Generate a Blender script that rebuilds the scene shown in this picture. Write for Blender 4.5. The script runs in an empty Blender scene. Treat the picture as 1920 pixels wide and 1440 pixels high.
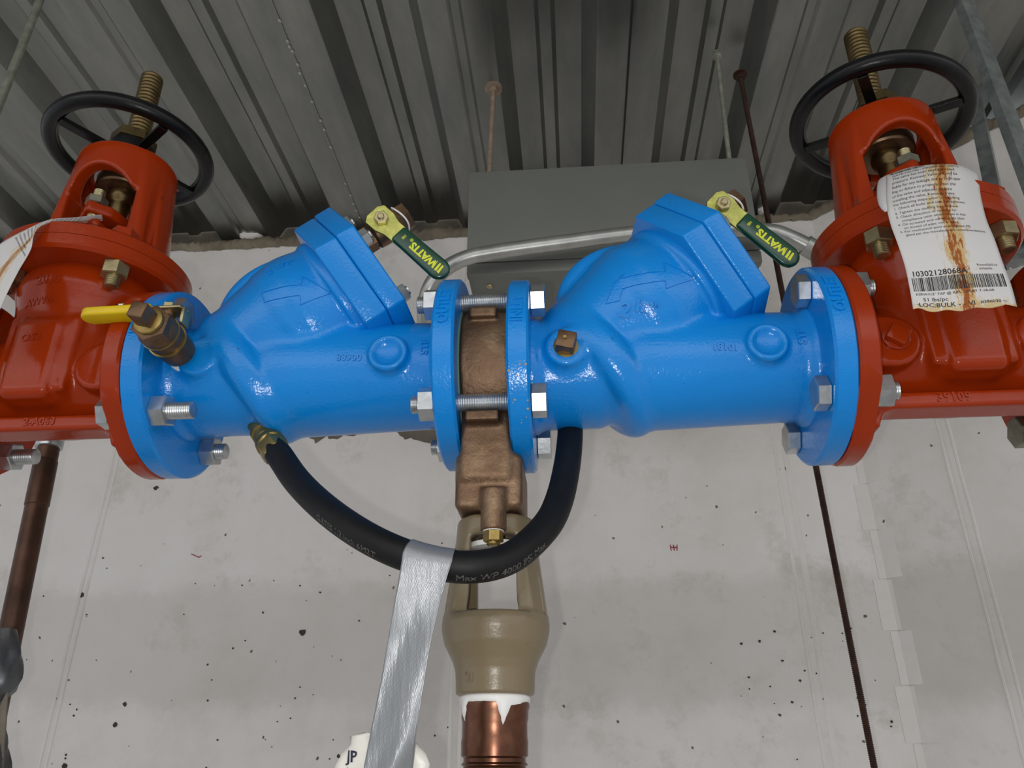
import bpy, bmesh, math, random
import numpy as np
from mathutils import Vector, Matrix, Euler
from mathutils.bvhtree import BVHTree

# ------------------------------------------------------------------ camera, world, lights
S = bpy.context.scene
COL = S.collection
CAMZ = 1.5                                  # eye height; all mm coordinates below are measured from the eye
PITCH, YAW = math.radians(26.0), math.radians(4.6)
cam_d = bpy.data.cameras.new('camera'); cam = bpy.data.objects.new('camera', cam_d); COL.objects.link(cam)
cam.location = (0, 0, CAMZ); cam.rotation_euler = (math.radians(90) + PITCH, 0, YAW)
cam_d.sensor_width = 36.0; cam_d.lens = 36.0 * 1456 / 1920; cam_d.clip_start = 0.02; cam_d.clip_end = 50
S.camera = cam

w = bpy.data.worlds.new('world'); S.world = w; w.use_nodes = True
w.node_tree.nodes['Background'].inputs[0].default_value = (0.80, 0.84, 0.90, 1)
w.node_tree.nodes['Background'].inputs[1].default_value = 0.76

def light(name, kind, loc, power, size=0.01, rot=(0, 0, 0), color=(1, 1, 1), sizey=None):
    d = bpy.data.lights.new(name, kind); d.energy = power; d.color = color
    if kind == 'AREA':
        d.size = size
        if sizey: d.shape = 'RECTANGLE'; d.size_y = sizey
    else:
        d.shadow_soft_size = size
    o = bpy.data.objects.new(name, d); COL.objects.link(o); o.location = loc; o.rotation_euler = rot
    return o
# the phone's own LED flash, beside the lens, and two added area lamps behind the camera that brighten the wall
light('phone_flash', 'POINT', (-0.020, -0.005, CAMZ - 0.012), 6.0, 0.004, color=(1.0, 0.985, 0.96))
light('fill_light', 'AREA', (-0.7, -0.9, 2.45), 11.0, 2.6, (math.radians(48), 0, math.radians(-14)), (1.0, 0.97, 0.93), 1.4)
light('fill_light_far', 'AREA', (1.5, -0.9, 2.45), 9.0, 2.4, (math.radians(50), 0, math.radians(25)), (1.0, 0.96, 0.92), 1.3)

vs = S.view_settings
vs.view_transform = 'Standard'; vs.look = 'None'; vs.gamma = 1.0; vs.exposure = -0.06
try: vs.use_curve_mapping = False
except Exception: pass

# ------------------------------------------------------------------ helpers
MM = 0.001
def wpos(x, y, z): return Vector((x * MM, y * MM, z * MM + CAMZ))

def tag(o, label=None, cat=None, group=None, kind=None):
    if label: o['label'] = label
    if cat: o['category'] = cat
    if group: o['group'] = group
    if kind: o['kind'] = kind
    return o

def thing(name, label, cat, loc, rot=(0, 0, 0), group=None):
    o = bpy.data.objects.new(name, None); COL.objects.link(o); o.empty_display_size = 0.02
    o.location = wpos(*loc); o.rotation_euler = rot
    return tag(o, label, cat, group)

def obj_from(name, verts, faces, mat, parent=None, smooth=True, angle=35, uvs=None):
    """verts in millimetres; top-level meshes are in eye-relative mm, children in their thing's local mm"""
    me = bpy.data.meshes.new(name)
    v = np.asarray(verts, dtype=np.float64) * MM
    org = None
    if parent is None:
        org = (v.min(0) + v.max(0)) / 2; org[2] = v[:, 2].min(); v = v - org
    me.from_pydata(v.tolist(), [], [list(map(int, f)) for f in faces])
    me.validate(clean_customdata=False); me.update()
    if smooth:
        me.shade_smooth()
        if angle < 179: sharp_edges(me, angle)
    o = bpy.data.objects.new(name, me); COL.objects.link(o)
    if mat: me.materials.append(mat)
    if parent is not None: o.parent = parent
    else: o.location = Vector(org) + Vector((0, 0, CAMZ))
    return o

def sharp_edges(me, angle):
    bm = bmesh.new(); bm.from_mesh(me)
    lim = math.radians(angle)
    for e in bm.edges:
        if len(e.link_faces) == 2:
            e.smooth = e.calc_face_angle(0) < lim
        else: e.smooth = True
    bm.to_mesh(me); bm.free()

def merge(*parts):
    V, Fc = [], []; n = 0
    for v, f in parts:
        v = np.asarray(v, float).reshape(-1, 3); V.append(v); Fc += [[i + n for i in q] for q in f]; n += len(v)
    return np.concatenate(V), Fc

def frame_from(axis, hint=(0, 0, 1)):
    a = np.array(axis, float); a /= np.linalg.norm(a)
    h = np.array(hint, float)
    if abs(a @ h) > 0.95 * np.linalg.norm(h): h = np.array([0, 1.0, 0])
    u = np.cross(h, a); u /= np.linalg.norm(u); v = np.cross(a, u)
    return u, v, a

def lathe(profile, c=(0, 0, 0), axis=(0, 0, 1), n=48, closed=False, rot0=0.0):
    """profile: list of (r, h)"""
    u, v, a = frame_from(axis); c = np.array(c, float)
    T = np.linspace(0, 2 * math.pi, n, endpoint=False) + rot0
    V = []; F_ = []
    for r, h in profile:
        for t in T: V.append(c + a * h + u * r * math.cos(t) + v * r * math.sin(t))
    m = len(profile)
    for i in range(m - 1 if not closed else m):
        j = (i + 1) % m
        for k in range(n):
            k2 = (k + 1) % n
            F_.append([i * n + k, i * n + k2, j * n + k2, j * n + k])
    if not closed:
        if profile[0][0] > 1e-4: F_.append([k for k in range(n)][::-1])
        if profile[-1][0] > 1e-4: F_.append([(m - 1) * n + k for k in range(n)])
    return np.array(V), F_

def cyl(p0, p1, r, n=32, bev=0.0, r2=None):
    p0 = np.array(p0, float); p1 = np.array(p1, float); L = np.linalg.norm(p1 - p0); r2 = r if r2 is None else r2
    pr = [(r, 0), (r2, L)] if bev <= 0 else [(r - bev, 0), (r, bev), (r2, L - bev), (r2 - bev, L)]
    return lathe(pr, p0, p1 - p0, n)

def hexprism(p0, axis, af, h, rot0=0.0, bev=1.2):
    """hexagonal nut, chamfered at both ends"""
    R = af / math.sqrt(3)
    prof = [(R * 0.90, 0), (R, bev * 0.55), (R, h - bev * 0.55), (R * 0.90, h)]
    return lathe(prof, p0, axis, 6, rot0=rot0)

def thread(p0, p1, r, pitch=1.8, depth=0.9, n=20):
    p0 = np.array(p0, float); p1 = np.array(p1, float); L = np.linalg.norm(p1 - p0)
    k = max(2, int(L / pitch)); pr = [(r - depth - .6, 0)]
    for i in range(k):
        pr.append((r - depth, (i + .12) * L / k)); pr.append((r, (i + .42) * L / k)); pr.append((r, (i + .58) * L / k)); pr.append((r - depth, (i + .88) * L / k))
    pr.append((r - depth - .6, L))
    return lathe(pr, p0, p1 - p0, n)

def sphere(c, r, n=16, m=10, sc=(1, 1, 1)):
    V = []; F_ = []
    for i in range(m + 1):
        ph = math.pi * i / m
        for k in range(n):
            t = 2 * math.pi * k / n
            V.append((c[0] + sc[0] * r * math.sin(ph) * math.cos(t), c[1] + sc[1] * r * math.sin(ph) * math.sin(t), c[2] + sc[2] * r * math.cos(ph)))
    for i in range(m):
        for k in range(n):
            F_.append([i * n + k, (i + 1) * n + k, (i + 1) * n + (k + 1) % n, i * n + (k + 1) % n])
    return np.array(V), F_

def box(lo, hi, bev=0.0, M=None):
    bm = bmesh.new(); bmesh.ops.create_cube(bm, size=1)
    c = [(a + b) / 2 for a, b in zip(lo, hi)]; s = [abs(b - a) for a, b in zip(lo, hi)]
    for v in bm.verts: v.co = Vector((v.co.x * s[0] + c[0], v.co.y * s[1] + c[1], v.co.z * s[2] + c[2]))
    if bev > 0: bmesh.ops.bevel(bm, geom=bm.edges[:], offset=bev, segments=2, affect='EDGES', profile=0.5)
    if M is not None:
        for v in bm.verts: v.co = M @ v.co
    bm.verts.ensure_lookup_table()
    V = np.array([v.co[:] for v in bm.verts]); F_ = [[v.index for v in f.verts] for f in bm.faces]; bm.free()
    return V, F_

def prism(poly, c, u, v, n, t, bev=0.0):
    """polygon (list of 2D) in the u,v plane at c, extruded t along n"""
    bm = bmesh.new(); c, u, v, n = (Vector(q) for q in (c, u, v, n))
    lo = [bm.verts.new(c + u * p[0] + v * p[1]) for p in poly]; hi = [bm.verts.new(c + u * p[0] + v * p[1] + n * t) for p in poly]
    k = len(poly)
    bm.faces.new(lo[::-1]); bm.faces.new(hi)
    for i in range(k): bm.faces.new([lo[i], lo[(i + 1) % k], hi[(i + 1) % k], hi[i]])
    bmesh.ops.recalc_face_normals(bm, faces=bm.faces)
    if bev > 0: bmesh.ops.bevel(bm, geom=bm.edges[:], offset=bev, segments=3, affect='EDGES', profile=0.5)
    bm.verts.index_update()
    V = np.array([q.co[:] for q in bm.verts]); F_ = [[q.index for q in f.verts] for f in bm.faces]; bm.free()
    return V, F_

def catmull(P, n):
    P = np.array(P, float); Q = np.vstack([2 * P[0] - P[1], P, 2 * P[-1] - P[-2]]); out = []
    segs = len(P) - 1
    for s in np.linspace(0, segs - 1e-9, n):
        i = int(s); t = s - i; a, b, c, d = Q[i], Q[i + 1], Q[i + 2], Q[i + 3]
        out.append(0.5 * ((2 * b) + (-a + c) * t + (2 * a - 5 * b + 4 * c - d) * t * t + (-a + 3 * b - 3 * c + d) * t ** 3))
    return np.array(out)

def tube(path, r, n=20, cap=True):
    P = np.array(path, float); m = len(P); rr = np.full(m, r) if np.isscalar(r) else np.array(r)
    T = np.gradient(P, axis=0); T /= np.linalg.norm(T, axis=1)[:, None]
    u = frame_from(T[0])[0]; V = []; F_ = []
    for i in range(m):
        u = u - T[i] * (u @ T[i]); u /= np.linalg.norm(u); v = np.cross(T[i], u)
        for k in range(n):
            t = 2 * math.pi * k / n; V.append(P[i] + rr[i] * (u * math.cos(t) + v * math.sin(t)))
    for i in range(m - 1):
        for k in range(n): F_.append([i * n + k, i * n + (k + 1) % n, (i + 1) * n + (k + 1) % n, (i + 1) * n + k])
    if cap: F_.append(list(range(n))[::-1]); F_.append([(m - 1) * n + k for k in range(n)])
    return np.array(V), F_

# ---- signed distance modelling for cast metal -----------------------------------------
def smin(a, b, k):
    h = np.clip(0.5 + 0.5 * (b - a) / k, 0, 1); return b * (1 - h) + a * h - k * h * (1 - h)
def smax(a, b, k): return -smin(-a, -b, k)
def d_cyl(P, c, axis, r, h0, h1, rd=3.0):
    """cylinder from h0 to h1 along axis from c, rounded"""
    c = np.array(c, np.float32); a = np.array(axis, np.float32); a = a / np.linalg.norm(a)
    q = [P[i] - c[i] for i in range(3)]; t = q[0] * a[0] + q[1] * a[1] + q[2] * a[2]
    rad = np.sqrt(np.maximum(q[0] ** 2 + q[1] ** 2 + q[2] ** 2 - t * t, 0))
    dx = rad - (r - rd); dy = np.abs(t - (h0 + h1) / 2) - ((h1 - h0) / 2 - rd)
    return np.minimum(np.maximum(dx, dy), 0) + np.sqrt(np.maximum(dx, 0) ** 2 + np.maximum(dy, 0) ** 2) - rd
def d_cone(P, a, b, ra, rb):
    """capsule with changing radius"""
    a = np.array(a, np.float32); b = np.array(b, np.float32); ab = b - a; L2 = ab @ ab
    q = [P[i] - a[i] for i in range(3)]; t = np.clip((q[0] * ab[0] + q[1] * ab[1] + q[2] * ab[2]) / L2, 0, 1)
    return np.sqrt(sum((q[i] - ab[i] * t) ** 2 for i in range(3))) - (ra + (rb - ra) * t)
def d_box(P, c, half, rd=3.0, axes=None):
    q = [P[i] - c[i] for i in range(3)]
    if axes is not None: q = [q[0] * A[0] + q[1] * A[1] + q[2] * A[2] for A in axes]
    d = [np.abs(q[i]) - (half[i] - rd) for i in range(3)]
    return np.sqrt(sum(np.maximum(x, 0) ** 2 for x in d)) + np.minimum(np.maximum(np.maximum(d[0], d[1]), d[2]), 0) - rd
def d_ell(P, c, s):
    k0 = np.sqrt(sum(((P[i] - c[i]) / s[i]) ** 2 for i in range(3))); k1 = np.sqrt(sum(((P[i] - c[i]) / s[i] ** 2) ** 2 for i in range(3)))
    return k0 * (k0 - 1) / np.maximum(k1, 1e-6)
def d_torus(P, c, axis, R, r):
    c = np.array(c); a = np.array(axis, float); a /= np.linalg.norm(a)
    q = [P[i] - c[i] for i in range(3)]; t = q[0] * a[0] + q[1] * a[1] + q[2] * a[2]
    rad = np.sqrt(np.maximum(sum(x * x for x in q) - t * t, 0)); return np.sqrt((rad - R) ** 2 + t * t) - r

def sdf_mesh(f, lo, hi, h):
    ax = [np.arange(lo[i], hi[i] + h, h, dtype=np.float32) for i in range(3)]
    P = np.meshgrid(*ax, indexing='ij'); D = f(P).astype(np.float32)
    nx, ny, nz = D.shape; ins = D < 0
    cnt = np.zeros((nx - 1, ny - 1, nz - 1), np.float32); acc = [np.zeros_like(cnt) for _ in range(3)]
    corner = [(i, j, k) for i in (0, 1) for j in (0, 1) for k in (0, 1)]
    def sub(A, c): return A[c[0]:nx - 1 + c[0], c[1]:ny - 1 + c[1], c[2]:nz - 1 + c[2]]
    for a in corner:
        for d in range(3):
            if a[d] == 1: continue
            b = list(a); b[d] = 1; b = tuple(b)
            m = sub(ins, a) != sub(ins, b); A = sub(D, a); B = sub(D, b)
            t = np.where(m, A / np.where(m, A - B, 1), 0)
            cnt += m
            for e in range(3): acc[e] += np.where(m, a[e] + (t if e == d else 0), 0)
    act = cnt > 0; idx = -np.ones(cnt.shape, np.int64); idx[act] = np.arange(act.sum())
    I = np.argwhere(act); V = np.stack([ax[e][0] + h * (I[:, e] + acc[e][act] / cnt[act]) for e in range(3)], 1)
    Q = []
    for d in range(3):
        e1, e2 = [(1, 2), (2, 0), (0, 1)][d]
        s0 = [slice(None)] * 3; s1 = [slice(None)] * 3; s0[d] = slice(0, -1); s1[d] = slice(1, None)
        m = ins[tuple(s0)] != ins[tuple(s1)]; loc = np.argwhere(m)
        ok = np.ones(len(loc), bool)
        for e in (e1, e2): ok &= (loc[:, e] > 0) & (loc[:, e] < D.shape[e] - 1)
        loc = loc[ok]; flip = ins[tuple(s0)][tuple(loc.T)]
        def g(o1, o2):
            L = loc.copy(); L[:, e1] -= o1; L[:, e2] -= o2; return idx[tuple(L.T)]
        q = np.stack([g(1, 1), g(0, 1), g(0, 0), g(1, 0)], 1)
        q[~flip] = q[~flip][:, ::-1]; Q.append(q)
    Q = np.concatenate(Q); Q = Q[(Q >= 0).all(1)]
    for _ in range(3):                        # pull the vertices onto the surface
        p = [V[:, i].astype(np.float64) for i in range(3)]; d0 = f(p); e = 0.25; G = []
        for i in range(3):
            q = list(p); q[i] = p[i] + e; r = list(p); r[i] = p[i] - e; G.append((f(q) - f(r)) / (2 * e))
        G = np.stack(G, 1); n2 = np.maximum((G ** 2).sum(1), 0.2)
        V = V - np.clip(d0 / n2, -h, h)[:, None] * G
    return V, Q.tolist()

# ---- relief lettering -----------------------------------------------------------------
def text_mesh(body, size=10, depth=0.6, bold=0.0, align='CENTER', res=2, shear=0, spacing=1.0):
    cu = bpy.data.curves.new('t', 'FONT'); cu.body = body; cu.size = size; cu.extrude = depth / 2; cu.offset = bold
    cu.align_x = align; cu.align_y = 'CENTER'; cu.resolution_u = res; cu.shear = shear; cu.space_character = spacing
    o = bpy.data.objects.new('t', cu); COL.objects.link(o)
    dg = bpy.context.evaluated_depsgraph_get(); me = o.evaluated_get(dg).to_mesh()
    V = np.array([v.co[:] for v in me.vertices]) if len(me.vertices) else np.zeros((0, 3)); F_ = [list(p.vertices) for p in me.polygons]
    o.evaluated_get(dg).to_mesh_clear(); bpy.data.objects.remove(o); bpy.data.curves.remove(cu)
    if len(V): V[:, 2] += depth / 2
    return V, F_

def wrap(Vt, Ft, bvh, org, U, Vv, D, sink=0.3):
    """lay a flat mesh (u, v, height) on a surface by casting along D"""
    U, Vv, D, org = (np.array(q, float) for q in (U, Vv, D, org)); U /= np.linalg.norm(U); Vv /= np.linalg.norm(Vv); D /= np.linalg.norm(D)
    out = []
    for x, y, z in Vt:
        o = org + U * x + Vv * y - D * 60
        hit, nrm, i, dist = bvh.ray_cast(Vector(o), Vector(D), 200)
        if hit is None: hit = Vector(org + U * x + Vv * y); nrm = Vector(-D)
        if nrm.dot(Vector(D)) > 0: nrm = -nrm
        out.append(np.array(hit) + np.array(nrm) * (z - sink))
    return np.array(out), Ft

# ------------------------------------------------------------------ materials
def new_mat(name):
    m = bpy.data.materials.new(name); m.use_nodes = True; nt = m.node_tree; b = nt.nodes['Principled BSDF']
    return m, nt, b
def node(nt, kind, **kw):
    n = nt.nodes.new(kind)
    for k, v in kw.items():
        if k in n.inputs: n.inputs[k].default_value = v
        else: setattr(n, k, v)
    return n
def noise(nt, scale, detail=4, rough=0.55, coord='Object', stretch=None):
    tc = nt.nodes.new('ShaderNodeTexCoord'); n = node(nt, 'ShaderNodeTexNoise'); n.inputs['Scale'].default_value = scale
    n.inputs['Detail'].default_value = detail; n.inputs['Roughness'].default_value = rough
    src = tc.outputs[coord]
    if stretch:
        mp = nt.nodes.new('ShaderNodeMapping'); mp.inputs['Scale'].default_value = stretch; nt.links.new(src, mp.inputs[0]); src = mp.outputs[0]
    nt.links.new(src, n.inputs['Vector']); return n
def ramp(nt, src, stops):
    r = nt.nodes.new('ShaderNodeValToRGB'); e = r.color_ramp.elements
    while len(e) < len(stops): e.new(0.5)
    for i, (p, c) in enumerate(stops): e[i].position = p; e[i].color = (*c, 1) if len(c) == 3 else c
    nt.links.new(src, r.inputs[0]); return r
def bump(nt, b, src, strength=0.2, dist=0.001, prev=None, target='Normal'):
    n = nt.nodes.new('ShaderNodeBump'); n.inputs['Strength'].default_value = strength; n.inputs['Distance'].default_value = dist
    nt.links.new(src, n.inputs['Height'])
    if prev: nt.links.new(prev.outputs[0], n.inputs['Normal'])
    nt.links.new(n.outputs[0], b.inputs[target]); return n
def mixc(nt, fac, a, b):
    m = nt.nodes.new('ShaderNodeMix'); m.data_type = 'RGBA'
    for s, v in ((6, a), (7, b)):
        if isinstance(v, tuple): m.inputs[s].default_value = (*v, 1)
        else: nt.links.new(v, m.inputs[s])
    if isinstance(fac, float): m.inputs[0].default_value = fac
    else: nt.links.new(fac, m.inputs[0])
    return m.outputs[2]
def simple(name, col, rough=0.5, metal=0.0, coat=0.0, bs=0.0, bscale=200, bd=0.0005, var=0.15, vscale=18, spec=0.5):
    m, nt, b = new_mat(name)
    b.inputs['Roughness'].default_value = rough; b.inputs['Metallic'].default_value = metal; b.inputs['Coat Weight'].default_value = coat; b.inputs['Coat Roughness'].default_value = 0.12
    b.inputs['Specular IOR Level'].default_value = spec
    n = noise(nt, vscale, 5, 0.6)
    dark = tuple(c * (1 - var) for c in col); lite = tuple(min(1, c * (1 + var)) for c in col)
    r = ramp(nt, n.outputs[0], [(0.3, dark), (0.7, lite)]); nt.links.new(r.outputs[0], b.inputs['Base Color'])
    if bs > 0:
        nb = noise(nt, bscale, 3, 0.5); bump(nt, b, nb.outputs[0], bs, bd)
    return m

def painted(name, col, rough, specks, b1=0.5, spec=0.5):
    """epoxy-coated casting: glossy, orange-peel surface, a few paint chips"""
    m, nt, b = new_mat(name)
    b.inputs['Roughness'].default_value = rough; b.inputs['Specular IOR Level'].default_value = spec
    n = noise(nt, 9, 4, 0.5)
    r = ramp(nt, n.outputs[0], [(0.3, tuple(c * 0.93 for c in col)), (0.7, tuple(min(1, c * 1.06) for c in col))])
    sp = noise(nt, 62, 1, 0.4); k = ramp(nt, sp.outputs[0], [(0.77, (0, 0, 0)), (0.79, (1, 1, 1))])
    nt.links.new(mixc(nt, k.outputs[0], r.outputs[0], specks), b.inputs['Base Color'])
    n1 = noise(nt, 420, 2, 0.5); n2 = noise(nt, 60, 2, 0.5)
    p = bump(nt, b, n2.outputs[0], 0.35, 0.0010); bump(nt, b, n1.outputs[0], b1, 0.00035, prev=p)
    return m
M_BLUE = painted('blue_epoxy', (0.003, 0.225, 0.66), 0.20, (0.02, 0.03, 0.05), 0.9, 0.45)
M_RED = painted('red_enamel', (0.32, 0.028, 0.002), 0.18, (0.20, 0.02, 0.01), 0.25, 0.32)
M_TAN = painted('tan_epoxy', (0.20, 0.155, 0.09), 0.32, (0.10, 0.06, 0.02))
M_ZINC = simple('zinc_plated_steel', (0.52, 0.54, 0.55), 0.30, 0.9, bs=0.3, bscale=260, bd=0.0003, var=0.22, vscale=60)
M_YZINC = simple('yellow_zinc_steel', (0.42, 0.36, 0.20), 0.34, 0.9, bs=0.2, bscale=300, bd=0.0003, var=0.25, vscale=70)
M_GOLDZ = simple('bright_yellow_zinc', (0.46, 0.46, 0.13), 0.38, 0.9, var=0.25, vscale=120)
M_DULL = simple('dull_steel', (0.22, 0.21, 0.16), 0.42, 0.75, bs=0.3, bscale=250, bd=0.0004, var=0.3, vscale=60)
M_BRASS = simple('brass', (0.34, 0.24, 0.08), 0.36, 0.9, bs=0.2, bscale=300, bd=0.0003, var=0.3, vscale=55)
M_STEM = simple('bronze_stem', (0.15, 0.105, 0.045), 0.34, 0.9, bs=0.3, bscale=200, bd=0.0004, var=0.4, vscale=60)
M_VBRZ = simple('dark_valve_bronze', (0.17, 0.10, 0.055), 0.40, 0.8, bs=0.4, bscale=300, bd=0.0005, var=0.35, vscale=45)
M_HOSE = simple('black_rubber', (0.005, 0.005, 0.005), 0.55, bs=0.3, bscale=500, bd=0.0002, var=0.4, vscale=60, spec=0.3)
M_WHEEL = simple('black_enamel', (0.004, 0.004, 0.004), 0.30, bs=0.35, bscale=220, bd=0.0005, var=0.3, vscale=40, spec=0.28)
M_GREEN = simple('green_vinyl', (0.005, 0.055, 0.028), 0.25, coat=0.3, var=0.12, vscale=30)
M_YELLOW = simple('yellow_vinyl', (0.70, 0.48, 0.005), 0.35, var=0.08, vscale=30)
M_YPRINT = simple('yellow_print', (0.72, 0.75, 0.03), 0.5, var=0.03)
M_WHITE = simple('white_sealant', (0.80, 0.79, 0.76), 0.5, bs=0.5, bscale=150, bd=0.0008, var=0.05)
M_INK = simple('black_ink', (0.018, 0.018, 0.022), 0.7, var=0.05)
M_HOSEINK = simple('grey_hose_print', (0.10, 0.095, 0.085), 0.7, var=0.1)
M_BOXG = simple('grey_enclosure_paint', (0.165, 0.17, 0.147), 0.42, var=0.05, vscale=6, bs=0.08, bscale=300, bd=0.0002)
M_EMT = simple('galvanised_conduit', (0.44, 0.44, 0.41), 0.36, 0.75, bs=0.2, bscale=160, bd=0.0003, var=0.2, vscale=30)
M_STRUT = simple('galvanised_strut', (0.30, 0.33, 0.32), 0.42, 0.7, bs=0.3, bscale=120, bd=0.0004, var=0.35, vscale=35)
M_ROD = simple('rusty_rod', (0.050, 0.022, 0.014), 0.6, 0.4, bs=0.5, bscale=300, bd=0.0004, var=0.5, vscale=50)
M_RODZ = simple('old_zinc_rod', (0.33, 0.34, 0.27), 0.45, 0.6, bs=0.4, bscale=300, bd=0.0003, var=0.3, vscale=60)
M_RODT = simple('tan_coated_rod', (0.30, 0.22, 0.16), 0.6, 0.1, bs=0.4, bscale=300, bd=0.0003, var=0.3, vscale=60)
M_CHIP = simple('ochre_primer_chip', (0.50, 0.30, 0.10), 0.6, var=0.2)
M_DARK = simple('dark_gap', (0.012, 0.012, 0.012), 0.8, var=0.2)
M_GASKET = simple('green_gasket', (0.12, 0.22, 0.18), 0.6, var=0.1)
M_CONC = simple('floor_concrete', (0.55, 0.53, 0.50), 0.8, bs=0.3, bscale=60, bd=0.002, var=0.2, vscale=3)

def mat_bronze():
    m, nt, b = new_mat('sand_cast_bronze')
    b.inputs['Metallic'].default_value = 0.75; b.inputs['Roughness'].default_value = 0.46
    n = noise(nt, 16, 6, 0.65)
    r = ramp(nt, n.outputs[0], [(0.28, (0.10, 0.058, 0.034)), (0.5, (0.20, 0.12, 0.07)), (0.70, (0.36, 0.25, 0.15))]); nt.links.new(r.outputs[0], b.inputs['Base Color'])
    n1 = noise(nt, 300, 4, 0.7); bump(nt, b, n1.outputs[0], 0.8, 0.0009)
    return m
M_BRONZE = mat_bronze()

def mat_copper():
    m, nt, b = new_mat('aged_copper')
    b.inputs['Metallic'].default_value = 0.85; b.inputs['Roughness'].default_value = 0.30
    n = noise(nt, 22, 6, 0.7); r = ramp(nt, n.outputs[0], [(0.25, (0.065, 0.026, 0.015)), (0.5, (0.15, 0.065, 0.038)), (0.75, (0.25, 0.12, 0.075))])
    g = noise(nt, 9, 5, 0.7); k = ramp(nt, g.outputs[0], [(0.60, (0, 0, 0)), (0.70, (0.5, 0.5, 0.5))])
    nt.links.new(mixc(nt, k.outputs[0], r.outputs[0], (0.10, 0.085, 0.05)), b.inputs['Base Color'])
    bump(nt, b, n.outputs[0], 0.25, 0.0006)
    return m
M_COPPER = mat_copper()
M_COPPERD = simple('dull_copper', (0.085, 0.043, 0.028), 0.42, 0.75, bs=0.3, bscale=60, bd=0.0006, var=0.5, vscale=18)

def mat_deck():
    m, nt, b = new_mat('galvanised_deck')
    b.inputs['Metallic'].default_value = 0.88
    n = noise(nt, 5, 6, 0.65, stretch=(3.0, 0.8, 3)); r = ramp(nt, n.outputs[0], [(0.3, (0.22, 0.232, 0.215)), (0.55, (0.285, 0.29, 0.27)), (0.75, (0.36, 0.36, 0.335))])
    s = noise(nt, 4.5, 7, 0.7, stretch=(14, 0.5, 1)); k = ramp(nt, s.outputs[0], [(0.60, (0, 0, 0)), (0.72, (0.6, 0.6, 0.6))])
    nt.links.new(mixc(nt, k.outputs[0], r.outputs[0], (0.34, 0.27, 0.20)), b.inputs['Base Color'])
    rr = ramp(nt, s.outputs[0], [(0.3, (0.27,) * 3), (0.7, (0.42,) * 3)]); nt.links.new(rr.outputs[0], b.inputs['Roughness'])
    nb = noise(nt, 40, 3, 0.5, stretch=(1, 0.25, 1)); bump(nt, b, nb.outputs[0], 0.12, 0.001)
    return m
M_DECK = mat_deck()

def mat_wall():
    m, nt, b = new_mat('painted_wall')
    b.inputs['Roughness'].default_value = 0.62
    n = noise(nt, 3.0, 7, 0.68); r = ramp(nt, n.outputs[0], [(0.30, (0.68, 0.635, 0.585)), (0.50, (0.79, 0.745, 0.70)), (0.68, (0.83, 0.80, 0.765))])
    d = noise(nt, 5.0, 8, 0.75); kd = ramp(nt, d.outputs[0], [(0.56, (0, 0, 0)), (0.75, (0.6, 0.6, 0.6))])
    c1 = mixc(nt, kd.outputs[0], r.outputs[0], (0.42, 0.375, 0.31))
    tc = nt.nodes.new('ShaderNodeTexCoord'); vo = nt.nodes.new('ShaderNodeTexVoronoi'); vo.inputs['Scale'].default_value = 26; vo.inputs['Randomness'].default_value = 1.0
    wn = noise(nt, 55, 3, 0.6); ad = nt.nodes.new('ShaderNodeMixRGB'); ad.blend_type = 'ADD'; ad.inputs[0].default_value = 0.012
    nt.links.new(tc.outputs['Object'], ad.inputs[1]); nt.links.new(wn.outputs['Color'], ad.inputs[2]); nt.links.new(ad.outputs[0], vo.inputs['Vector'])
    ks = ramp(nt, vo.outputs['Distance'], [(0.055, (1, 1, 1)), (0.080, (0, 0, 0))])
    msk = noise(nt, 2.2, 3, 0.5); km = ramp(nt, msk.outputs[0], [(0.50, (0, 0, 0)), (0.60, (1, 1, 1))])
    rc = nt.nodes.new('ShaderNodeTexWhiteNoise'); nt.links.new(vo.outputs['Position'], rc.inputs[0]); kr = ramp(nt, rc.outputs[0], [(0.60, (0, 0, 0)), (0.62, (1, 1, 1))])
    mu = nt.nodes.new('ShaderNodeMath'); mu.operation = 'MULTIPLY'; nt.links.new(ks.outputs[0], mu.inputs[0]); nt.links.new(kr.outputs[0], mu.inputs[1])
    sx = nt.nodes.new('ShaderNodeSeparateXYZ'); nt.links.new(tc.outputs['Object'], sx.inputs[0])
    bz = node(nt, 'ShaderNodeMath', operation='SUBTRACT'); nt.links.new(sx.outputs[2], bz.inputs[0]); bz.inputs[1].default_value = 1.70
    ba = node(nt, 'ShaderNodeMath', operation='ABSOLUTE'); nt.links.new(bz.outputs[0], ba.inputs[0])
    bn = node(nt, 'ShaderNodeMath', operation='MULTIPLY_ADD'); nt.links.new(d.outputs[0], bn.inputs[0]); bn.inputs[1].default_value = -0.17; nt.links.new(ba.outputs[0], bn.inputs[2])
    kb = ramp(nt, bn.outputs[0], [(0.0, (0.30, 0.30, 0.30)), (0.05, (0, 0, 0))]); kb.color_ramp.interpolation = 'EASE'
    c1 = mixc(nt, kb.outputs[0], c1, (0.46, 0.42, 0.37))
    c2 = mixc(nt, mu.outputs[0], c1, (0.12, 0.10, 0.08)); nt.links.new(c2, b.inputs['Base Color'])
    nb = noise(nt, 70, 5, 0.6); p = bump(nt, b, nb.outputs[0], 0.18, 0.0015)
    n3 = noise(nt, 6, 4, 0.6); bump(nt, b, n3.outputs[0], 0.3, 0.004, prev=p)
    return m
M_WALL = mat_wall()
M_MORTAR = simple('bare_mortar', (0.20, 0.165, 0.115), 0.85, bs=0.9, bscale=45, bd=0.004, var=0.35, vscale=14)
M_RAWCONC = simple('bare_concrete_patch', (0.17, 0.145, 0.11), 0.85, bs=0.7, bscale=90, bd=0.002, var=0.3, vscale=20)

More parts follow.
